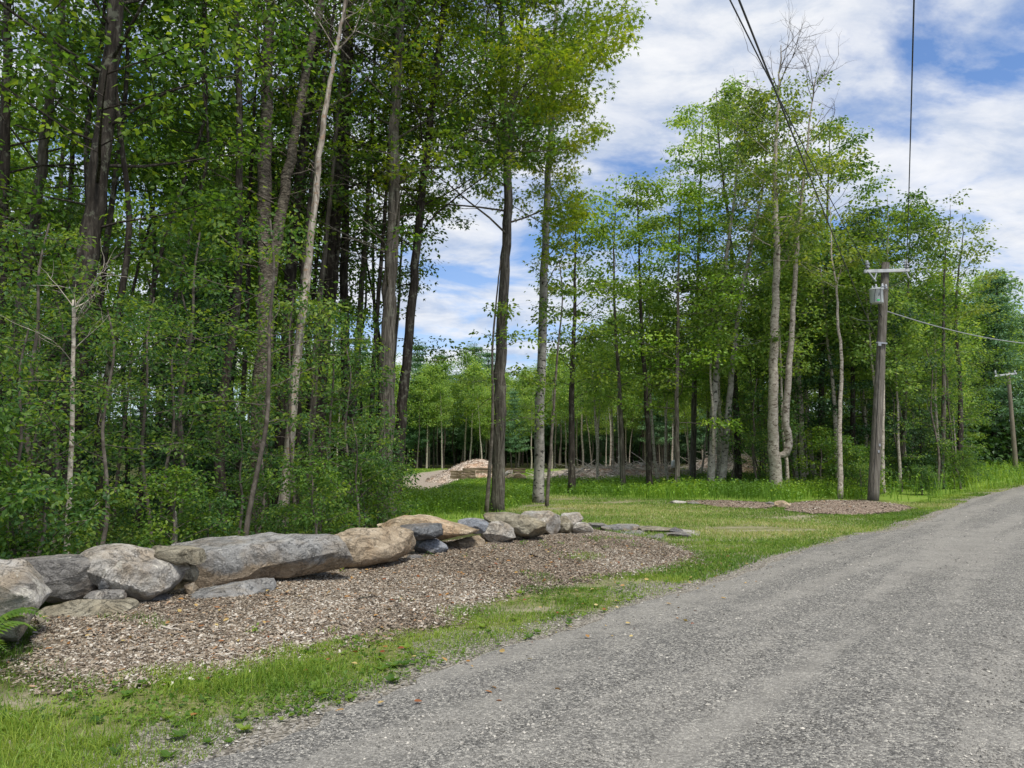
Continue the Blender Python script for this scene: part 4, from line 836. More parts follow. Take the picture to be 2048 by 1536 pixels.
# ---------------------------------------------------------------- trees
def cr(pts, n=6):
    """smooth polyline"""
    p = [np.array(tuple(q), float) for q in pts]; p = [2*p[0]-p[1]]+p+[2*p[-1]-p[-2]]; out = []
    for i in range(1, len(p)-2):
        for k in range(n):
            t_ = k/n; out.append(0.5*((2*p[i])+(-p[i-1]+p[i+1])*t_+(2*p[i-1]-5*p[i]+4*p[i+1]-p[i+2])*t_**2+(-p[i-1]+3*p[i]-3*p[i+1]+p[i+2])*t_**3))
    out.append(p[-2]); return np.array(out)
def limbs(gt, path, rad, rng, z0, z1, n, length, rise=0.55, twig=True, lo=0.25, hi=1.0, az0=None, sub=6, keep=None, clear=None, org=None, droop=0.0, azrange=None):
    """grow limbs from a stem path between local heights z0..z1; returns clump centres"""
    cen = []; zz = path[:, 2]; ga = rng.random()*6.28
    for i in range(n):
        t_ = (i+0.6*rng.random())/n; z_ = z0+(z1-z0)*t_**0.9
        k = int(np.clip(np.searchsorted(zz, z_), 0, len(path)-1)); b = path[k].copy(); rb = rad[k]
        ga += 2.4+rng.normal()*0.5; a = ga
        if azrange: a = azrange[0]+(azrange[1]-azrange[0])*rng.random()
        shape = (0.55+0.9*math.sin(math.pi*min(1, (t_*0.85+0.2))))*0.7; L = length*shape*(0.7+0.5*rng.random())
        d = np.array([math.cos(a), math.sin(a), rise*(0.5+0.9*rng.random())*(0.5+t_)]); d /= np.linalg.norm(d)
        pts = [b]; dd = d.copy(); m = 5
        for s_ in range(m):
            dd = dd+rng.normal(size=3)*0.13; dd[2] -= droop*(s_+1)*0.06; dd /= np.linalg.norm(dd); pts.append(pts[-1]+dd*L/m)
        pts = np.array(pts)
        if keep is not None and not keep(pts[-1:]+org)[0]: L2 = False
        else: L2 = True
        if not L2: continue
        if keep is not None and not keep(pts[2:]+org).all(): continue
        r0 = min(rb*0.25, 0.007+L*0.0075); gt.tube(pts, np.linspace(r0, 0.006, m+1), 5)
        for s_ in range(sub):
            u = lo+(hi-lo)*(s_+rng.random())/sub; q = pts[min(int(u*m), m-1)]+(pts[min(int(u*m)+1, m)]-pts[min(int(u*m), m-1)])*((u*m) % 1)
            sd_ = 1 if s_ % 2 else -1; sidev = np.array([-d[1], d[0], 0])*sd_; l2 = L*0.33*(1.15-u*0.5)*(0.7+0.6*rng.random())
            e_ = q+(sidev*0.9+d*0.5)*l2+np.array([0, 0, (0.15-droop*0.3)*l2*rng.normal()+0.08*l2])
            if keep is not None and not keep(e_[None]+org)[0]: continue
            if twig: gt.tube([q, (q+e_)/2+rng.normal(size=3)*0.04, e_], [r0*0.35, r0*0.22, 0.004], 3)
            cen += [e_, q+(e_-q)*0.55]
        cen.append(pts[-1])
    cen = np.array(cen) if cen else np.zeros((0, 3))
    if keep is not None and len(cen): cen = cen[(clear if clear is not None else keep)(cen+org)]
    return cen
SKYLINE_X = [1085, 1130, 1200, 1270, 1300, 1320, 1345, 1370, 1420, 1480, 1520, 1545, 1560, 1590, 1640, 1680, 1730, 1755, 1770, 1790, 1810, 1840, 1870, 1890, 1920, 1960, 1990, 2010, 2048, 2100]
SKYLINE_Y = [420, 385, 365, 355, 340, 290, 240, 200, 165, 150, 125, 90, 80, 160, 235, 240, 260, 330, 380, 420, 390, 365, 400, 430, 425, 420, 470, 540, 590, 610]
GAPS = [np.array(p, float) for p in (
 [(868, 470), (905, 445), (985, 455), (990, 600), (985, 715), (930, 690), (870, 740), (830, 700), (905, 660), (868, 560)],
 [(1030, 440), (1082, 430), (1078, 520), (1040, 530), (1070, 570), (1078, 740), (1022, 760), (1022, 560)],
 [(712, 540), (758, 540), (755, 690), (712, 700)],
 [(1120, 380), (1190, 300), (1185, 350), (1290, 335), (1270, 355), (1200, 365), (1130, 400)],
 [(1175, 380), (1400, 300), (1400, 900), (1150, 900), (1150, 560)],
 [(1315, -60), (1305, 40), (1270, 95), (1215, 120), (1205, 290), (1185, 350), (1140, 380), (1300, 345), (1360, 200), (1480, 120), (1560, 40), (2100, -60)],
 )]
TRUNKS = []
krng = np.random.default_rng(4242)
def clear_left(p):
    ok = keep_left(p); a, b_ = proj(p); p = np.atleast_2d(p)
    for xs_, ys_, D_, w_ in TRUNKS:
        ok &= ~((np.abs(a-np.interp(b_, ys_, xs_)) < w_/2+14) & (p[:, 1] < D_+0.3) & (krng.random(len(a)) < 0.72))
    return ok
def keep_left(p):
    a, b_ = proj(p); ok = np.ones(len(a), bool)
    for gp in GAPS: ok &= ~inpoly(a, b_, gp)
    ok &= ~((a > 1290) & (b_ < 330)); return ok
def keep_right(p):
    a, b_ = proj(p); ok = b_ > np.interp(a, SKYLINE_X, SKYLINE_Y)+6
    for gp in GAPS[:2]: ok &= ~inpoly(a, b_, gp)
    return ok
def stem_path(pts, D, zmax=None, lean=0.0, first=True):
    w_ = [P(a, b_, D) for a, b_ in pts]
    for i, q in enumerate(w_): q.y += lean*(q.z-w_[0].z)
    if first: w_[0].z = min(w_[0].z, float(T(w_[0].x, w_[0].y))-0.15)
    if zmax and w_[-1].z < zmax:
        d = (w_[-1]-w_[-2]).normalized(); d = (d+Vector((0, 0, 1))).normalized(); L = zmax-w_[-1].z
        w_.append(w_[-1]+d*L*0.5); w_.append(w_[-1]+(d+Vector((0, 0, .5))).normalized()*L*0.5)
    return cr(w_, 6)
def hero(name, label, cat, D, stems, width, bark, leaf, crown, size=0.12, kind='leaf', n=26, rad=0.45, keep=None, clear=None, group=None, seed=0, dead=0, cflat=0.6, lean=0.0, ivy=None, forks=None, holes=0.0):
    """stems: list of pixel polylines; width: trunk width in photo px at the base; crown: list of dicts for limbs()"""
    rng = np.random.default_rng(seed+1000); base = P(*stems[0][0], D); base = Vector((base.x, D, float(T(base.x, D))))
    org = np.array(tuple(base)); e = empty(name, base, label, cat, group); gt = Geo(); gl = Geo(); cen = []; paths = []
    r0 = width/2/F*D
    for si, st in enumerate(stems):
        zmax = crown[min(si, len(crown)-1)].get('top', None) if crown else None
        path = stem_path(st, D, zmax, lean, si == 0)-org
        if si == 0: path[0, 2] = -0.2
        zspan = path[-1, 2]; sc = 1.0 if si == 0 else (forks[si-1] if forks else 0.75)
        prog = np.clip((path[:, 2]-path[0, 2])/max(zspan-path[0, 2], 0.1), 0, 1)
        taper = crown[min(si, len(crown)-1)].get('tip', 0.25 if D < 28 else 0.07) if crown else 0.6
        rd = r0*sc*(1-(1-taper)*prog**1.15)
        if si == 0: rd = rd*(1+0.3*np.exp(-np.clip(path[:, 2], 0, None)/0.35))
        path[1:-1] += rng.normal(size=(len(path)-2, 3))*r0*0.09
        gt.tube(path, rd, 14, 0.09, rng, cap=True); paths.append(path)
        if crown:
            c_ = dict(crown[min(si, len(crown)-1)]); top = c_.pop('top', zspan); c_.pop('tip', None)
            z0 = c_.pop('z0'); z1 = min(c_.pop('z1', top), zspan)
            cen.append(limbs(gt, path, rd, rng, z0, z1, c_.pop('n'), c_.pop('len'), keep=keep, clear=clear, org=org, **c_))
    cen = np.concatenate(cen) if cen else np.zeros((0, 3))
    gd = Geo()
    if dead:
        def twigs(p0, d, L, r, lev):
            p = [p0]; m = 5
            for s_ in range(m): d = d+rng.normal(size=3)*0.16+np.array([0, 0, 0.05]); d /= np.linalg.norm(d); p.append(p[-1]+d*L/m)
            gd.tube(p, np.linspace(r, r*0.35, m+1), 4)
            if lev:
                for s_ in (2, 3, 4, 5):
                    if rng.random() < 0.85: twigs(p[s_], d+rng.normal(size=3)*0.55, L*(0.35+0.3*rng.random()), r*0.55, lev-1)
        for path in paths:
            tall = path[-1, 2]
            for _ in range(dead):
                k = int(len(path)*(0.6+0.4*rng.random()**0.5))-1; a = rng.random()*6.28; up_ = 0.35+1.3*rng.random()
                d = np.array([math.cos(a), math.sin(a), up_]); d /= np.linalg.norm(d)
                twigs(path[k], d, (0.05+0.06*rng.random())*tall+0.3, 0.005+0.0007*tall, 2 if tall > 10 else 1)
    gt.build('trunk', bark, e, True)
    if gd.v: gd.build('bare_twigs', B_TWIG if len(cen) > 40 else bark, e)
    if D > 28 and len(cen): cen = np.concatenate([cen]+[pt_[-4:]+rng.normal(size=(len(pt_[-4:]), 3))*0.25 for pt_ in paths])
    if len(cen) and holes:
        nz = np.sin(cen[:, 0]*2.1+seed)+np.sin(cen[:, 1]*1.9+2*seed)+np.sin(cen[:, 2]*2.6+seed)+rng.normal(size=len(cen))*0.9
        cen = cen[nz > np.quantile(nz, holes)]
    if len(cen) and leaf is not None:
        clumps(gl, cen, rng, n, rad, cflat, size, kind)
        gl.build('crown', leaf, e)
    return e, org, cen
C = lambda z0, z1, n, ln, top, **k: dict(z0=z0, z1=z1, n=n, len=ln, top=top, **k)
LG = 'trunks of the left grove'
heroes = [
 ('maple_tree', 'thickest dark trunked tree on the far left, leaning slightly right', 'maple tree', 13.5, [[(120, 1095), (140, 850), (165, 600), (200, 330), (222, 120), (236, -60)]], 60, B_DARK, L_MAPLE, [C(4.5, 17, 30, 4.4, 18)], {}),
 ('maple_tree', 'pale leaning trunk left of the thickest dark tree', 'maple tree', 16, [[(5, 1080), (30, 720), (70, 420), (98, 200), (128, -40)]], 32, B_GREY, L_MAPLE, [C(4.5, 17, 28, 3.8, 18)], {}),
 ('maple_tree', 'dark trunk cut off by the left edge of the photo', 'maple tree', 15, [[(-18, 1085), (-5, 700), (8, 400), (14, 100), (20, -60)]], 34, B_DARK, L_MAPLE, [C(4, 16, 26, 3.8, 17)], {}),
 ('birch_tree', 'double stemmed scaly barked tree rising left of the pale snag', 'birch tree', 18.5, [[(508, 1050), (522, 800), (530, 610), (527, 400), (532, 180), (543, -60)], [(530, 620), (550, 500), (580, 320), (612, 150), (650, -40)]], 46, B_SCALY, L_MAPLE, [C(6, 19, 24, 3.6, 20), C(8, 19, 22, 3.6, 20)], dict(forks=[0.62])),
 ('birch_tree', 'dark ivy flecked trunk just behind the double stemmed tree', 'birch tree', 20, [[(560, 1035), (570, 780), (582, 560), (600, 350), (628, 140), (650, -60)]], 34, B_DARK, L_DARK, [C(6, 19, 20, 3.4, 20)], {}),
 ('dead_tree', 'pale peeling leaning dead snag in the middle of the left grove', 'dead tree', 16.5, [[(562, 1060), (590, 760), (607, 600), (628, 420), (645, 260), (668, 120), (688, 20), (700, -60)]], 26, B_DEAD, None, [C(8, 11, 2, 1.0, None)], dict(dead=8)),
 ('maple_tree', 'grey double trunk right behind the pale snag', 'maple tree', 21, [[(632, 1030), (642, 800), (655, 600), (672, 420), (688, 200), (698, -50)], [(640, 780), (670, 560), (682, 360), (690, 120)]], 32, B_DARK, L_MAPLE, [C(6, 20, 28, 3.8, 21), C(9, 16, 6, 3, 18)], dict(forks=[0.55])),
 ('maple_tree', 'straight dark trunk with the low forked limb, right of the double trunk', 'maple tree', 22, [[(680, 1010), (694, 850), (689, 650), (690, 430), (697, 200), (705, -50)]], 25, B_DARK, L_MAPLE, [C(6.5, 20, 28, 3.8, 21)], {}),
 ('beech_tree', 'thin grey leaning trunk left of the shaggy trunk', 'beech tree', 23, [[(700, 1000), (706, 850), (718, 650), (730, 480), (742, 300), (750, 100)]], 17, B_GREY, L_BEECH, [C(6, 18, 30, 3.4, 18)], dict(n=22)),
 ('maple_tree', 'shaggy grey barked trunk with a rotten brown patch at its base', 'maple tree', 19.5, [[(768, 1005), (772, 850), (776, 650), (786, 440), (790, 250), (800, 60), (806, -60)]], 40, B_GREY, L_MAPLE, [C(6.0, 19, 32, 4.0, 20, sub=8)], {}),
 ('maple_tree', 'slim dark trunk leaning right from the foot of the shaggy one', 'maple tree', 20.5, [[(790, 1008), (802, 860), (815, 700), (832, 500), (850, 330), (868, 180), (888, 0), (895, -80)]], 26, B_DARK, L_MAPLE, [C(5.5, 19, 38, 4.6, 20, sub=8)], dict(kind='maple', size=0.12)),
 ('maple_tree', 'golden green maple with forked dark trunk in the centre foreground', 'maple tree', 22.5, [[(996, 1022), (1000, 850), (1003, 700), (1010, 540), (1016, 400), (1013, 255), (1006, 120), (1000, -60)], [(1017, 300), (1028, 200), (1040, 80), (1044, -60)]], 31, B_GREY, L_GOLD, [C(5.6, 20, 52, 5.0, 21, rise=0.5, sub=9), C(8.5, 19, 34, 5.4, 20, sub=9)], dict(kind='maple', size=0.14, n=32, rad=0.52, forks=[0.55])),
 ('beech_tree', 'smooth pale grey beech trunk with dark spots right of the golden maple', 'beech tree', 27, [[(1078, 994), (1080, 850), (1084, 700), (1090, 520), (1096, 380), (1106, 190), (1112, 60)]], 24, B_BEECH, L_GOLD, [C(6.5, 17, 36, 3.0, 20, tip=0.4, sub=8)], dict(kind='maple', size=0.14, n=22)),
 ('maple_tree', 'slim dark stem between the double stemmed tree and the pale snag', 'maple tree', 19, [[(590, 1040), (598, 800), (603, 600), (618, 420), (640, 220), (668, 20), (676, -60)]], 15, B_DARK, L_MAPLE, [C(8, 18, 14, 2.6, 19)], {}),
 ('maple_tree', 'slim grey stem leaning right just beyond the pale snag', 'maple tree', 20, [[(612, 1030), (628, 800), (640, 600), (660, 400), (678, 200), (692, 0), (698, -60)]], 16, B_GREY, L_MAPLE, [C(8, 18, 14, 2.6, 19)], {}),
 ('maple_tree', 'thin dark stem left of the double stemmed tree', 'maple tree', 19.5, [[(470, 1050), (486, 800), (495, 600), (500, 380), (512, 150), (520, -60)]], 13, B_DARK, L_MAPLE, [C(7.5, 18, 14, 2.6, 18)], {}),
 ('maple_tree', 'slender stem leaning right, left of the shaggy trunk', 'maple tree', 21, [[(738, 1010), (742, 850), (752, 650), (768, 450), (780, 250), (790, 60), (796, -60)]], 13, B_DARK, L_MAPLE, [C(7.5, 18, 14, 2.6, 18)], {}),
]
for h in heroes:
    for st in h[4]:
        q_ = np.array(sorted(st, key=lambda z: z[1]), float); TRUNKS.append((q_[:, 0], q_[:, 1], h[3], h[5]))
for i, h in enumerate(heroes):
    nm, lb, ct, D, st, wd, bk, lf, cw, kw = h; kw = dict(kw); kw.setdefault('group', None)
    hero(nm, lb, ct, D, st, wd*0.86, bk, lf, cw, keep=keep_left, clear=(clear_left if i < 10 or i > 12 else None), seed=i*7, **kw)
# low leafy limb of the grove trees reaching into the sky gap, side stems
hero('sapling', 'thin leaning sapling hugging the left side of the golden maple trunk', 'sapling', 21.5, [[(972, 1030), (985, 850), (985, 700), (995, 580), (1001, 520)]], 8, B_TWIG, L_BEECH, [C(2.5, 6.2, 9, 1.9, None, rise=0.25, droop=0.7, tip=0.3)], n=8, rad=0.35, size=0.12, kind='oval', seed=501)
hero('beech_tree', 'slender understory beech with drooping leafy limbs between shaggy trunk and golden maple', 'beech tree', 24, [[(765, 1000), (775, 850), (790, 700), (800, 560), (805, 430)]], 11, B_GREY, L_BEECH, [C(3.2, 9.5, 16, 3.2, 10.5, rise=0.2, droop=0.9)], n=24, rad=0.45, size=0.11, keep=lambda p: ((proj(p)[0] < 905) & (~inpoly(*proj(p), np.array([(868, 560), (905, 440), (985, 455), (985, 640), (880, 620)])))), seed=502)
hero('sapling', 'sparse understory sapling behind the smooth beech with drooping fine leaves', 'sapling', 25, [[(1092, 1000), (1105, 850), (1115, 700), (1125, 600), (1118, 520)]], 7, B_TWIG, L_BEECH, [C(2.8, 7.5, 12, 2.0, 8, rise=0.15, droop=0.8)], n=16, rad=0.4, size=0.11, keep=keep_left, seed=503)

# right side trees
rt_ = [
 ('maple_tree', 'dark straight trunk at the left end of the right hand trees', 33, [[(1142, 962), (1143, 800), (1148, 640), (1150, 500), (1152, 400)]], 18, B_DARK, L_BEECH, [C(3.5, 13, 26, 3.0, 14)], dict(n=26)),
 ('birch_tree', 'slim brown trunk leaning left, second of the right hand trees', 35, [[(1246, 962), (1240, 800), (1230, 650), (1228, 500), (1232, 400)]], 13, B_GREY, L_FAR, [C(4, 15, 26, 3.0, 15.5)], {}),
 ('maple_tree', 'dark curving trunk leaning left beside the brush heap', 34, [[(1299, 962), (1296, 850), (1286, 700), (1280, 560), (1275, 420)]], 15, B_DARK, L_BEECH, [C(4, 15, 26, 3.2, 15.5)], {}),
 ('maple_tree', 'slim spotted trunk with bright layered leaves left of the pale pair', 33, [[(1354, 965), (1353, 820), (1355, 700), (1357, 560), (1360, 400)]], 13, B_GREY, L_WEED, [C(3.0, 14, 30, 3.4, 16, rise=0.15)], dict(n=26)),
 ('beech_tree', 'pale grey trunk, left of the pale pair leaning together', 34, [[(1420, 968), (1426, 850), (1434, 700), (1442, 600), (1452, 520), (1470, 380)]], 19, B_BEECH, L_BEECH, [C(6, 19, 26, 3.6, 19)], {}),
 ('beech_tree', 'pale grey trunk leaning right, right of the pale pair', 34.5, [[(1441, 968), (1456, 820), (1468, 700), (1480, 600), (1500, 500), (1525, 380)]], 18, B_BEECH, L_BEECH, [C(6.5, 19, 26, 3.6, 19)], {}),
 ('maple_tree', 'dark trunk standing behind the pale leaning pair', 38, [[(1476, 962), (1472, 820), (1462, 650), (1462, 500), (1440, 300)]], 18, B_DARK, L_FAR, [C(6, 22, 34, 4.2, 22)], {}),
 ('birch_tree', 'tallest pale scaly birch with a twin stem and dead twigs at its top', 32, [[(1555, 968), (1547, 850), (1549, 700), (1553, 520), (1550, 400), (1552, 280), (1558, 180), (1562, 90)], [(1563, 915), (1578, 890), (1572, 820), (1582, 680), (1590, 560), (1598, 440), (1606, 370), (1618, 250), (1630, 160)]], 28, B_PALE, L_BIRCH, [C(9.5, 22, 30, 3.6, None, tip=0.08), C(11, 20, 20, 3.2, None, tip=0.12)], dict(forks=[0.62], dead=16, n=24)),
 ('birch_tree', 'crooked slender white birch just left of the utility pole', 29.5, [[(1680, 985), (1679, 850), (1683, 720), (1676, 650), (1674, 580), (1664, 520), (1662, 460)], [(1671, 575), (1682, 540), (1696, 520)]], 12, B_PALE, L_BIRCH, [C(8.6, 12, 6, 2.0, 13), C(8, 10, 2, 1.2, None)], dict(forks=[0.5], n=16)),
 ('birch_tree', 'slender pale trunk half hidden behind the utility pole', 33, [[(1762, 960), (1765, 820), (1768, 700), (1772, 600), (1776, 480)]], 12, B_PALE, L_BEECH, [C(8, 13, 14, 2.6, 14)], {}),
 ('ash_tree', 'grey trunk with fork and open crown right of the utility pole', 37, [[(1880, 945), (1888, 800), (1887, 650), (1890, 520), (1900, 440)]], 13, B_GREY, L_BIRCH, [C(8.5, 14.5, 16, 3.0, 15)], dict(n=18)),
 ('ash_tree', 'slim dark trunk leaning left near the distant pole, open crown', 40, [[(1916, 942), (1921, 800), (1915, 700), (1912, 600), (1925, 480)]], 14, B_DARK, L_BIRCH, [C(9, 15, 16, 3.2, 15.5)], dict(n=18)),
 ('maple_tree', 'broad dark crowned maple behind the twin birch', 38, [[(1640, 955), (1642, 800), (1650, 600), (1655, 400), (1660, 280)]], 17, B_DARK, L_MAPLE, [C(4.5, 20, 44, 4.6, 20, rise=0.3)], dict(n=34)),
 ('maple_tree', 'bright crowned maple behind and right of the utility pole', 39, [[(1800, 955), (1810, 800), (1815, 600), (1822, 420)]], 13, B_GREY, L_MAPLE, [C(3.5, 15.5, 36, 3.6, 16)], dict(n=30)),
 ('maple_tree', 'tall light green maple forming the left shoulder of the right clump', 40, [[(1385, 958), (1388, 800), (1395, 600), (1400, 400), (1405, 250)]], 15, B_GREY, L_FAR, [C(6, 22, 44, 4.6, 22)], dict(n=30)),
 ('hemlock_tree', 'dark drooping evergreen behind the crooked white birch', 36, [[(1705, 955), (1706, 800), (1706, 600), (1706, 440)]], 14, B_DARK, L_CON, [C(2, 13.5, 46, 3.0, 14, rise=0.05, droop=0.5)], dict(n=40, size=0.13)),
]
for i, (nm, lb, D, st, wd, bk, lf, cw, kw) in enumerate(rt_):
    kw = dict(kw); kw.setdefault('size', 0.16); kw.setdefault('rad', 0.7); kw['n'] = int(kw.get('n', 24)*0.95); kw['holes'] = 0.36; kw['rad'] = 0.62; kw['cflat'] = 0.4; wd *= 0.82
    hero(nm, lb, nm.replace('_', ' '), D, st, wd, bk, lf, cw, keep=keep_right, seed=700+i*9, **kw)

# ---------------------------------------------------------------- prototypes, copied for the many trees behind
PROTO = {}
def proto(key, name, cat, bark, leaf, H, r0, z0, n, ln, seed, size=0.2, rad=0.6, cn=20, kind='leaf', rise=0.7, droop=0.0, flat=0.65, bend=0.4, sub=5, conifer=False, group='', sides=8):
    rng = np.random.default_rng(seed); e = empty(name, (0, 0, -500), 'x', cat, group); gt = Geo(); gl = Geo()
    m = 8; p = np.zeros((m, 3)); p[:, 2] = np.linspace(-0.3, H, m); p[1:, :2] += np.cumsum(rng.normal(size=(m-1, 2))*bend*H/60, 0)
    path = cr(p, 3); prog = np.clip(path[:, 2]/H, 0, 1); rd = r0*(1-0.85*prog)+0.01; rd *= 1+0.3*np.exp(-np.clip(path[:, 2], 0, None)/0.3)
    gt.tube(path, rd, sides, 0.08, rng)
    if conifer:
        cen = []; z = z0
        while z < H-0.3:
            k = np.searchsorted(path[:, 2], z); b_ = path[min(k, len(path)-1)]; tt_ = (z-z0)/(H-z0); L = ln*(1-tt_)**0.8*(0.75+0.4*rng.random())+0.25; nb = 5; a0 = rng.random()*6.28
            for q in range(nb):
                if rng.random() < 0.12: continue
                a = a0+q*6.28/nb+rng.normal()*0.2; l = L*(0.7+0.5*rng.random()); d = np.array([math.cos(a), math.sin(a), rise-droop*(1-tt_)])
                mid = b_+d*l*0.5; tip = b_+d*l+np.array([0, 0, 0.08*l]); gt.tube([b_, mid, tip], [0.025, 0.015, 0.005], 3)
                nn = max(2, int(l/0.45))
                for s_ in range(nn): u = (s_+0.8)/nn; cen.append(b_+(tip-b_)*u)
            z += 0.42+0.25*rng.random()
        cen.append(path[-1]); cen = np.array(cen)
    else:
        cen = limbs(gt, path, rd, rng, z0, H*0.98, n, ln, rise=rise, sub=sub, droop=droop, twig=sides > 6)
    gt.build('trunk', bark, e, True)
    clumps(gl, cen, rng, cn, rad, flat, size, kind, tvar=0.18, jit=0.6 if not conifer else 0.8)
    gl.build('crown', leaf, e)
    KIDS[e.name] = [c_ for c_ in COL.objects if c_.parent == e]; PROTO[key] = e; return e
proto('f1', 'forest_tree', 'forest tree', B_PALE, L_FAR, 14, 0.12, 7.0, 26, 2.3, 1, 0.21, 0.85, 13)
proto('f2', 'forest_tree', 'forest tree', B_GREY, L_FAR, 13, 0.11, 5.5, 28, 2.5, 2, 0.21, 0.85, 13)
proto('f3', 'forest_tree', 'forest tree', B_PALE, L_FAR, 12, 0.09, 6.0, 22, 2.0, 3, 0.22, 0.85, 13)
proto('f4', 'forest_tree', 'forest tree', B_DARK, L_FAR, 15, 0.14, 6.5, 30, 2.8, 4, 0.21, 0.9, 13)
proto('pn', 'pine_tree', 'pine tree', B_DARK, L_PINE, 16, 0.2, 3.5, 0, 3.0, 5, 0.30, 0.7, 42, 'frond', 0.25, 0.15, 0.45, conifer=True)
proto('sp', 'spruce_tree', 'spruce tree', B_DARK, L_CON, 9, 0.12, 0.4, 0, 2.4, 6, 0.26, 0.45, 22, 'frond', 0.05, 0.35, 0.4, conifer=True)
# taller grove trees nearer (finer leaves)
proto('g1', 'grove_tree', 'grove tree', B_DARK, L_MAPLE, 17, 0.15, 4.0, 32, 3.4, 11, 0.15, 0.55, 18, sides=10)
proto('g2', 'grove_tree', 'grove tree', B_GREY, L_BEECH, 15, 0.11, 3.0, 30, 3.0, 12, 0.15, 0.55, 18, sides=10, rise=0.35)
proto('d1', 'grove_tree', 'grove tree', B_DARK, L_MAPLE, 17, 0.10, 7.5, 16, 2.8, 14, 0.13, 0.55, 17, sides=10, bend=0.6)
proto('d2', 'grove_tree', 'grove tree', B_DARK, L_MAPLE, 14, 0.065, 6.5, 11, 2.0, 15, 0.13, 0.5, 15, sides=8, bend=0.9)
proto('g3', 'grove_tree', 'grove tree', B_DARK, L_MAPLE, 14, 0.10, 4.0, 26, 2.8, 13, 0.15, 0.55, 18, sides=10)
# saplings and shrubs
proto('s1', 'sapling', 'sapling', B_TWIG, L_UNDER, 4.2, 0.026, 1.0, 15, 1.3, 21, 0.07, 0.26, 14, 'oval', 0.35, sub=4, bend=0.9)
proto('s2', 'sapling', 'sapling', B_TWIG, L_UNDER, 3.0, 0.020, 0.7, 12, 1.1, 22, 0.07, 0.24, 14, 'oval', 0.3, sub=4, bend=0.9)
proto('s3', 'sapling', 'sapling', B_TWIG, L_UNDER, 5.2, 0.032, 1.8, 15, 1.4, 23, 0.07, 0.28, 14, 'oval', 0.3, sub=4, bend=0.7)
proto('b1', 'shrub', 'shrub', B_TWIG, L_UNDER, 1.3, 0.015, 0.08, 16, 0.75, 24, 0.065, 0.2, 13, 'oval', 0.5, sub=4, bend=1)
proto('b2', 'shrub', 'shrub', B_TWIG, L_MAPLE, 1.7, 0.018, 0.1, 18, 0.9, 25, 0.07, 0.22, 13, 'oval', 0.5, sub=4, bend=1)
def fern_proto(seed):
    rng = np.random.default_rng(seed); e = empty('fern', (0, 0, -500), 'x', 'fern', 'ferns at the foot of the trees')
    for i in range(9):
        a = i*0.7+rng.random()*0.4; L = 0.5+0.25*rng.random(); n = 22; u = np.linspace(0.08, 1, n); g = Geo()
        r = L*u*0.85; z = 0.55*L*np.sin(u*2.3); x = np.cos(a)*r; y = np.sin(a)*r; P_ = np.stack([x, y, z], 1)
        g.tube(P_[::3], np.linspace(0.005, 0.002, len(P_[::3])), 4)
        for sd_ in (-1, 1):
            d = np.stack([np.cos(a)*0.35-sd_*np.sin(a)+0*u, np.sin(a)*0.35+sd_*np.cos(a)+0*u, -0.1+0*u], 1)
            add_leaves(g, P_, d, np.tile([0, 0, 1.0], (n, 1))+rng.normal(size=(n, 3))*0.1, 0.17*L/0.6*np.sin(np.clip(u*1.15, 0.15, 1.1)*2.6)*(1-0.35*u)+0.015, 'frond', np.clip(0.55+rng.normal(size=n)*0.1, 0, 1))
        o = g.build('frond', L_FERN, e)
    KIDS[e.name] = [c_ for c_ in COL.objects if c_.parent == e]; PROTO['fern'] = e
fern_proto(3)
def zone(px):
    for lim, s_ in ((150, 'behind the leftmost boulders'), (330, 'behind the pale rounded boulder'), (520, 'behind the longest slab, left half'), (700, 'behind the longest slab, right half'), (860, 'behind the tan boulders'),
                    (985, 'behind the wood chip heap'), (1075, 'right of the golden maple'), (1200, 'left of the brush heap'), (1370, 'behind the brush heap'), (1540, 'behind the pale leaning pair'), (1700, 'behind the tall twin birch'), (1850, 'behind the utility pole'), (1980, 'right of the utility pole')):
        if px < lim: return s_
    return 'beside the distant pole'
rng = np.random.default_rng(77)
taken = []
def free(x, y, r):
    for a, b_, c_ in taken:
        if (a-x)**2+(b_-y)**2 < max(r, c_)**2: return False
    taken.append((x, y, r)); return True
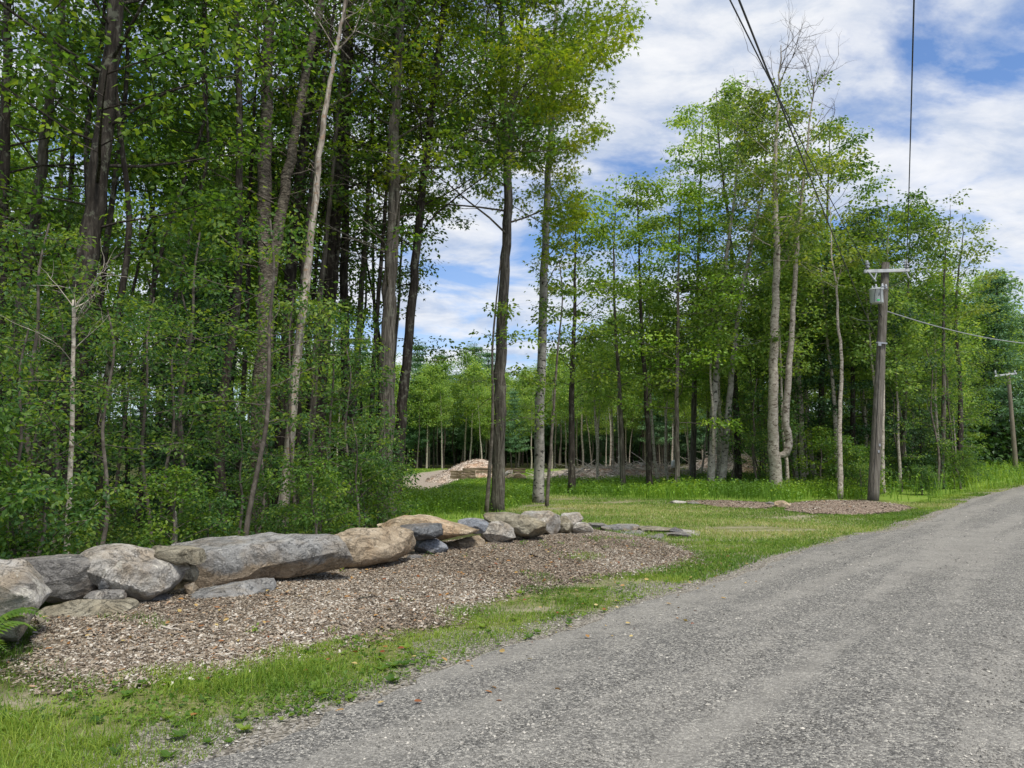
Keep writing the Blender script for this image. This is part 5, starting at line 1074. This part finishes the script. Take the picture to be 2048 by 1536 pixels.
# far treeline
def far_fill(n, y0, y1, px0, px1, keys, r, smin, smax, desc, grp, cap=None):
    c_ = 0
    for _ in range(n*6):
        if c_ >= n: break
        y = y0+(y1-y0)*rng.random(); px = px0+(px1-px0)*rng.random(); x = (px-1024)/F*y
        if 1945 < px < 2060 and y < 70 or x > road_left_x(np.array([y]))[0]-4.5 or not free(x, y, r): continue
        if px < 760 and y < 30 and any(abs(px-np.interp(700, q_[1], q_[0])) < 30 and y < q_[2]+0.5 for q_ in TRUNKS): continue
        k = keys[rng.integers(len(keys))]; s_ = smin+(smax-smin)*rng.random()
        if cap is not None:
            topz = {'f1': 14, 'f2': 13, 'f3': 12, 'f4': 15, 'pn': 16, 'sp': 9, 'g1': 17, 'g2': 15, 'g3': 14, 'd1': 17, 'd2': 14}[k]
            lim = np.interp(px, *cap); zl = P(px, lim, y).z-float(T(x, y)); s_ = min(s_, zl/topz)*(1-0.34*rng.random()**1.6)
            if s_ < 0.45: continue
        kd = {'f1': 'slender pale trunked tree', 'f2': 'grey trunked leafy tree', 'f3': 'thin white stemmed tree', 'f4': 'dark trunked tree', 'pn': 'ragged green white pine', 'sp': 'dark low spruce', 'g1': 'dark trunked maple', 'g2': 'slim grey trunked beech', 'g3': 'thin dark maple', 'd1': 'bare dark trunk', 'd2': 'thin leaning dark stem'}[k]
        mid_ = (smin+smax)/2; kd = ('short ' if s_ < mid_*0.9 else 'tall ' if s_ > mid_*1.08 else '')+kd
        r_ = copy_thing(PROTO[k], (x, y, float(T(x, y))), rng.random()*6.28, s_, '%s %s %s' % (kd, desc, zone(px)), (rng.normal()*0.04, rng.normal()*0.04)); r_['group'] = grp
        c_ += 1
FARCAP = ([-300, 600, 760, 830, 880, 940, 1000, 1060, 1120, 1300, 1340, 1450, 1560, 1700, 1800, 1900, 2048, 2200], [450, 620, 665, 725, 735, 705, 760, 735, 670, 640, 620, 600, 500, 450, 480, 500, 590, 600])
for px_, cp_, y_ in ((835, 685, 84), (718, 672, 86), (912, 745, 88), (948, 688, 86), (975, 700, 90), (1010, 740, 88), (880, 705, 92), (1160, 735, 88), (1095, 740, 90), (1250, 715, 84)):
    x_ = (px_-1024)/F*y_; z_ = float(T(x_, y_)); s_ = (P(px_, cp_, y_).z-z_)/16.0; free(x_, y_, 2.5)
    q = copy_thing(PROTO['pn'], (x_, y_, z_), rng.random()*6, s_, 'ragged white pine rising above the far treeline %s' % zone(px_)); q['group'] = 'pines above the far treeline'
far_fill(90, 72, 84, 560, 1420, ['f1', 'f2', 'f3', 'f1', 'f3', 'pn', 'f4'], 1.3, 0.7, 1.0, 'in the far treeline', 'slender trees of the far treeline', FARCAP)
far_fill(75, 82, 104, 500, 1500, ['f1', 'f2', 'f4', 'f4'], 2.0, 0.75, 1.05, 'deep in the far treeline', 'slender trees of the far treeline', FARCAP)
far_fill(46, 84, 112, 500, 1500, ['sp', 'sp', 'f4'], 2.0, 1.0, 1.35, 'low in the far treeline', 'evergreens of the far treeline', FARCAP)
g = Geo(); rr_ = np.random.default_rng(55); N = 15000; yy = 104+16*rr_.random(N); xx_ = (-0.85+1.75*rr_.random(N))*yy; hh = 7*rr_.random(N)**1.2+0.3
clumps(g, np.stack([xx_, yy, T(xx_, yy)+hh*(0.8+0.2*fbm(xx_, yy, 0.15, 3))], 1), rr_, 9, 1.2, 0.8, 0.75, 'leaf', 0.2)
N = 3500; yy = 62+14*rr_.random(N); xx_ = 22+(yy*0.8-22)*rr_.random(N); clumps(g, np.stack([xx_, yy, T(xx_, yy)+0.3+5*rr_.random(N)**1.3], 1)[(xx_ < road_left_x(yy)-6) & ((yy > 69) | (xx_/yy < 0.62))], rr_, 9, 0.9, 0.8, 0.5, 'leaf', 0.2)
tag(g.build('far_wood', L_DARK), 'dark mass of the far wood behind the treeline', 'wood', kind='stuff')
# right wood
RCAP = (SKYLINE_X, [v_+15 for v_ in SKYLINE_Y])
RC2 = ([900]+[a for a in SKYLINE_X if a > 1190]+[2300], [900]+[b_+25 for a, b_ in zip(SKYLINE_X, SKYLINE_Y) if a > 1190]+[640])
far_fill(14, 37, 50, 1190, 1450, ['f3', 'f1'], 1.6, 0.5, 0.9, 'in the right wood', 'slim trees of the right hand wood', ([1100, 1300, 1400, 1450], [640, 560, 480, 400]))
far_fill(20, 33.5, 42, 1390, 1960, ['f1', 'f3', 'f1'], 1.3, 0.75, 1.1, 'at the front of the wood', 'slim trees of the right hand wood', RC2)
far_fill(40, 41, 62, 1400, 2080, ['g1', 'g2', 'g3', 'f1', 'f2'], 1.8, 0.8, 1.2, 'in the right wood', 'slim trees of the right hand wood', RC2)
far_fill(26, 60, 90, 1500, 2200, ['f4', 'f2', 'f1', 'sp', 'pn'], 2.5, 0.8, 1.15, 'at the back of the wood', 'trees at the back of the right hand wood', RC2)
far_fill(16, 36, 58, 1560, 2040, ['sp'], 2.0, 0.45, 0.9, 'under the right wood', 'spruces under the right hand wood', ([0, 3000], [600, 600]))
far_fill(22, 72, 92, 1880, 2200, ['f4', 'f4', 'pn', 'sp', 'f2'], 1.6, 1.1, 1.6, 'at the back of the wood', 'trees at the back of the right hand wood', RC2)
# left grove behind the heroes
far_fill(9, 17, 28, -150, 480, ['sp'], 1.5, 0.5, 0.8, 'in the left grove', 'spruces of the left grove')
far_fill(10, 14, 19, -60, 460, ['d2', 'd2', 'd1'], 0.8, 0.85, 1.15, 'in the left grove', 'bare stems of the left grove')
far_fill(18, 19.5, 28, -80, 750, ['d1', 'd2', 'd2'], 0.8, 0.85, 1.15, 'in the left grove', 'bare stems of the left grove')
far_fill(20, 24, 36, -200, 690, ['f3', 'g3', 'f1'], 1.2, 0.8, 1.1, 'in the left grove', 'slim trees of the left grove')
far_fill(12, 24, 38, -250, 640, ['g1', 'g2', 'g1'], 1.6, 0.9, 1.25, 'in the left grove', 'slim trees of the left grove')
far_fill(13, 34, 60, -400, 420, ['g1', 'g2', 'f2', 'f4', 'sp'], 2.2, 0.85, 1.15, 'deep in the left grove', 'trees deep in the left grove', ([-400, 100, 300, 620], [250, 330, 430, 520]))
far_fill(40, 72, 100, -500, 640, ['f1', 'f2', 'f4', 'sp'], 2.2, 0.9, 1.2, 'far behind the left grove', 'trees far behind the left grove', ([-400, 100, 300, 620], [480, 520, 560, 620]))
# understory
def under(n, d0, d1, px0, px1, keys, r, smin, smax, grp, d):
    c_ = 0
    for _ in range(n*8):
        if c_ >= n: break
        px = px0+(px1-px0)*rng.random(); wd = float(np.interp(px, WX, WD)); y = wd+d0+(d1-d0)*rng.random(); x = (px-1024)/F*y
        if not free(x, y, r): continue
        k = keys[rng.integers(len(keys))]; kd = {'s1': 'leafy green sapling', 's2': 'short yellow green sapling', 's3': 'slender green sapling', 'b1': 'low leafy shrub', 'b2': 'rounded dark green shrub', 'fern': 'bright green fern'}[k]
        sc_ = smin+(smax-smin)*rng.random(); kd = ('smaller ' if sc_ < smin+(smax-smin)*0.35 else 'larger ' if sc_ > smin+(smax-smin)*0.7 else '')+kd
        q = copy_thing(PROTO[k], (x, y, float(T(x, y))), rng.random()*6.28, sc_, '%s %s %s' % (kd, d, zone(px))); q['group'] = grp; c_ += 1
under(10, 1.8, 6, -60, 600, ['s1', 's2', 's3'], 0.55, 0.75, 1.1, 'saplings under the left grove', 'close')
under(14, 5.0, 11, -100, 690, ['s1', 's3'], 0.7, 0.9, 1.3, 'saplings under the left grove', 'deeper')
under(11, 1.0, 5, -60, 640, ['b1', 'b2'], 0.45, 0.45, 0.85, 'shrubs under the left grove', 'close')
under(8, 2.5, 6, 640, 780, ['b1', 'b2', 's2'], 0.6, 0.6, 0.9, 'shrubs under the left grove', 'further')
under(12, 0.6, 1.2, 60, 470, ['fern'], 0.4, 0.7, 1.1, 'ferns at the foot of the trees', 'just')
def rfill(n, y0, y1, px0, px1, keys, s0, s1, grp, kdn):
    for _ in range(n):
        px = px0+(px1-px0)*rng.random(); y = y0+(y1-y0)*rng.random(); x = (px-1024)/F*y
        if x > road_left_x(np.array([y]))[0]-2.5 or 1945 < px < 2060: continue
        q = copy_thing(PROTO[keys[rng.integers(len(keys))]], (x, y, float(T(x, y))), rng.random()*6.28, s0+(s1-s0)*rng.random(), '%s %s' % (kdn, zone(px))); q['group'] = grp
rfill(16, 33, 44, 1450, 1960, ['s1', 's2', 's3'], 1.0, 1.9, 'saplings along the right hand wood', 'leafy sapling at the wood edge')
rfill(12, 31, 44, 1790, 1945, ['b1', 'b2'], 0.6, 1.0, 'shrubs along the right hand wood', 'low bright shrub at the road edge')
rfill(18, 30, 48, 1600, 2080, ['b1', 'b2'], 0.9, 1.6, 'shrubs along the right hand wood', 'leafy shrub at the wood edge')
# ferns and bush beside the left wall end
for i, (x_, y_, s_, lb) in enumerate(((-4.15, 5.5, 0.9, 'bright green fern in front of the leftmost boulder'), (-4.4, 5.95, 1.1, 'fern behind the one at the left photo edge, touching the boulder'), (-3.75, 4.95, 0.65, 'smaller fern lowest at the left photo edge'))):
    copy_thing(PROTO['fern'], (x_, y_, float(T(x_, y_))), i*1.3, s_, lb)
q = copy_thing(PROTO['b2'], (-6.1, 7.9, 0), 1.0, 1.15, 'yellow green bush behind the leftmost boulder at the photo edge')
q = copy_thing(PROTO['b1'], (-5.4, 8.4, 0), 2.0, 1.0, 'low yellow green bush behind the rust stained oval boulder')
q = copy_thing(PROTO['s2'], (-6.9, 8.6, 0), 4.0, 1.1, 'yellow green sapling hanging over the left photo edge')
hero('dead_tree', 'thin pale dead sapling with bare twigs near the left photo edge', 'dead tree', 9.6, [[(136, 1100), (143, 900), (147, 700), (148, 600)]], 11, B_PALE, None, None, seed=900, dead=12)
hero('dead_tree', 'broken white stub of a sapling just behind the longest slab', 'dead tree', 10.2, [[(351, 1090), (352, 1050), (349, 1022)]], 8, B_PALE, None, None, seed=901)
# fallen sticks on the mulch
for i, (a_, b_, r_, lb) in enumerate((((1060, 1121), (1118, 1138), 0.012, 'dark crooked fallen stick on the middle of the mulch'), ((716, 1213), (768, 1207), 0.009, 'thin dark fallen stick on the mulch beside red bark'), ((318, 1276), (360, 1277), 0.012, 'short pale fallen stick on the left mulch'), ((1200, 1108), (1262, 1122), 0.01, 'dark fallen stick near the crest of the mulch'))):
    pa, pb_ = G(*a_), G(*b_); pa.z = float(mulch_z(pa.x, pa.y))+0.02; pb_.z = float(mulch_z(pb_.x, pb_.y))+0.02; rs = np.random.default_rng(i)
    pts = [np.array(tuple(pa.lerp(pb_, u)))+rs.normal(size=3)*0.015 for u in np.linspace(0, 1, 6)]; g = Geo(); g.tube(pts, np.linspace(r_, r_*0.4, 6), 6); g.tube([pts[2], pts[2]+np.array([0.05, 0.09, 0.02])], [r_*0.5, r_*0.2], 4)
    tag(g.build('fallen_stick', m_stick if i == 2 else B_DARK), lb, 'stick', 'fallen sticks on the mulch')
# remove the unplaced prototypes
for e in list(PROTO.values()):
    for c_ in KIDS[e.name if e.name in KIDS else '']: bpy.data.objects.remove(c_)
    bpy.data.objects.remove(e)
print('objects', len(COL.objects))
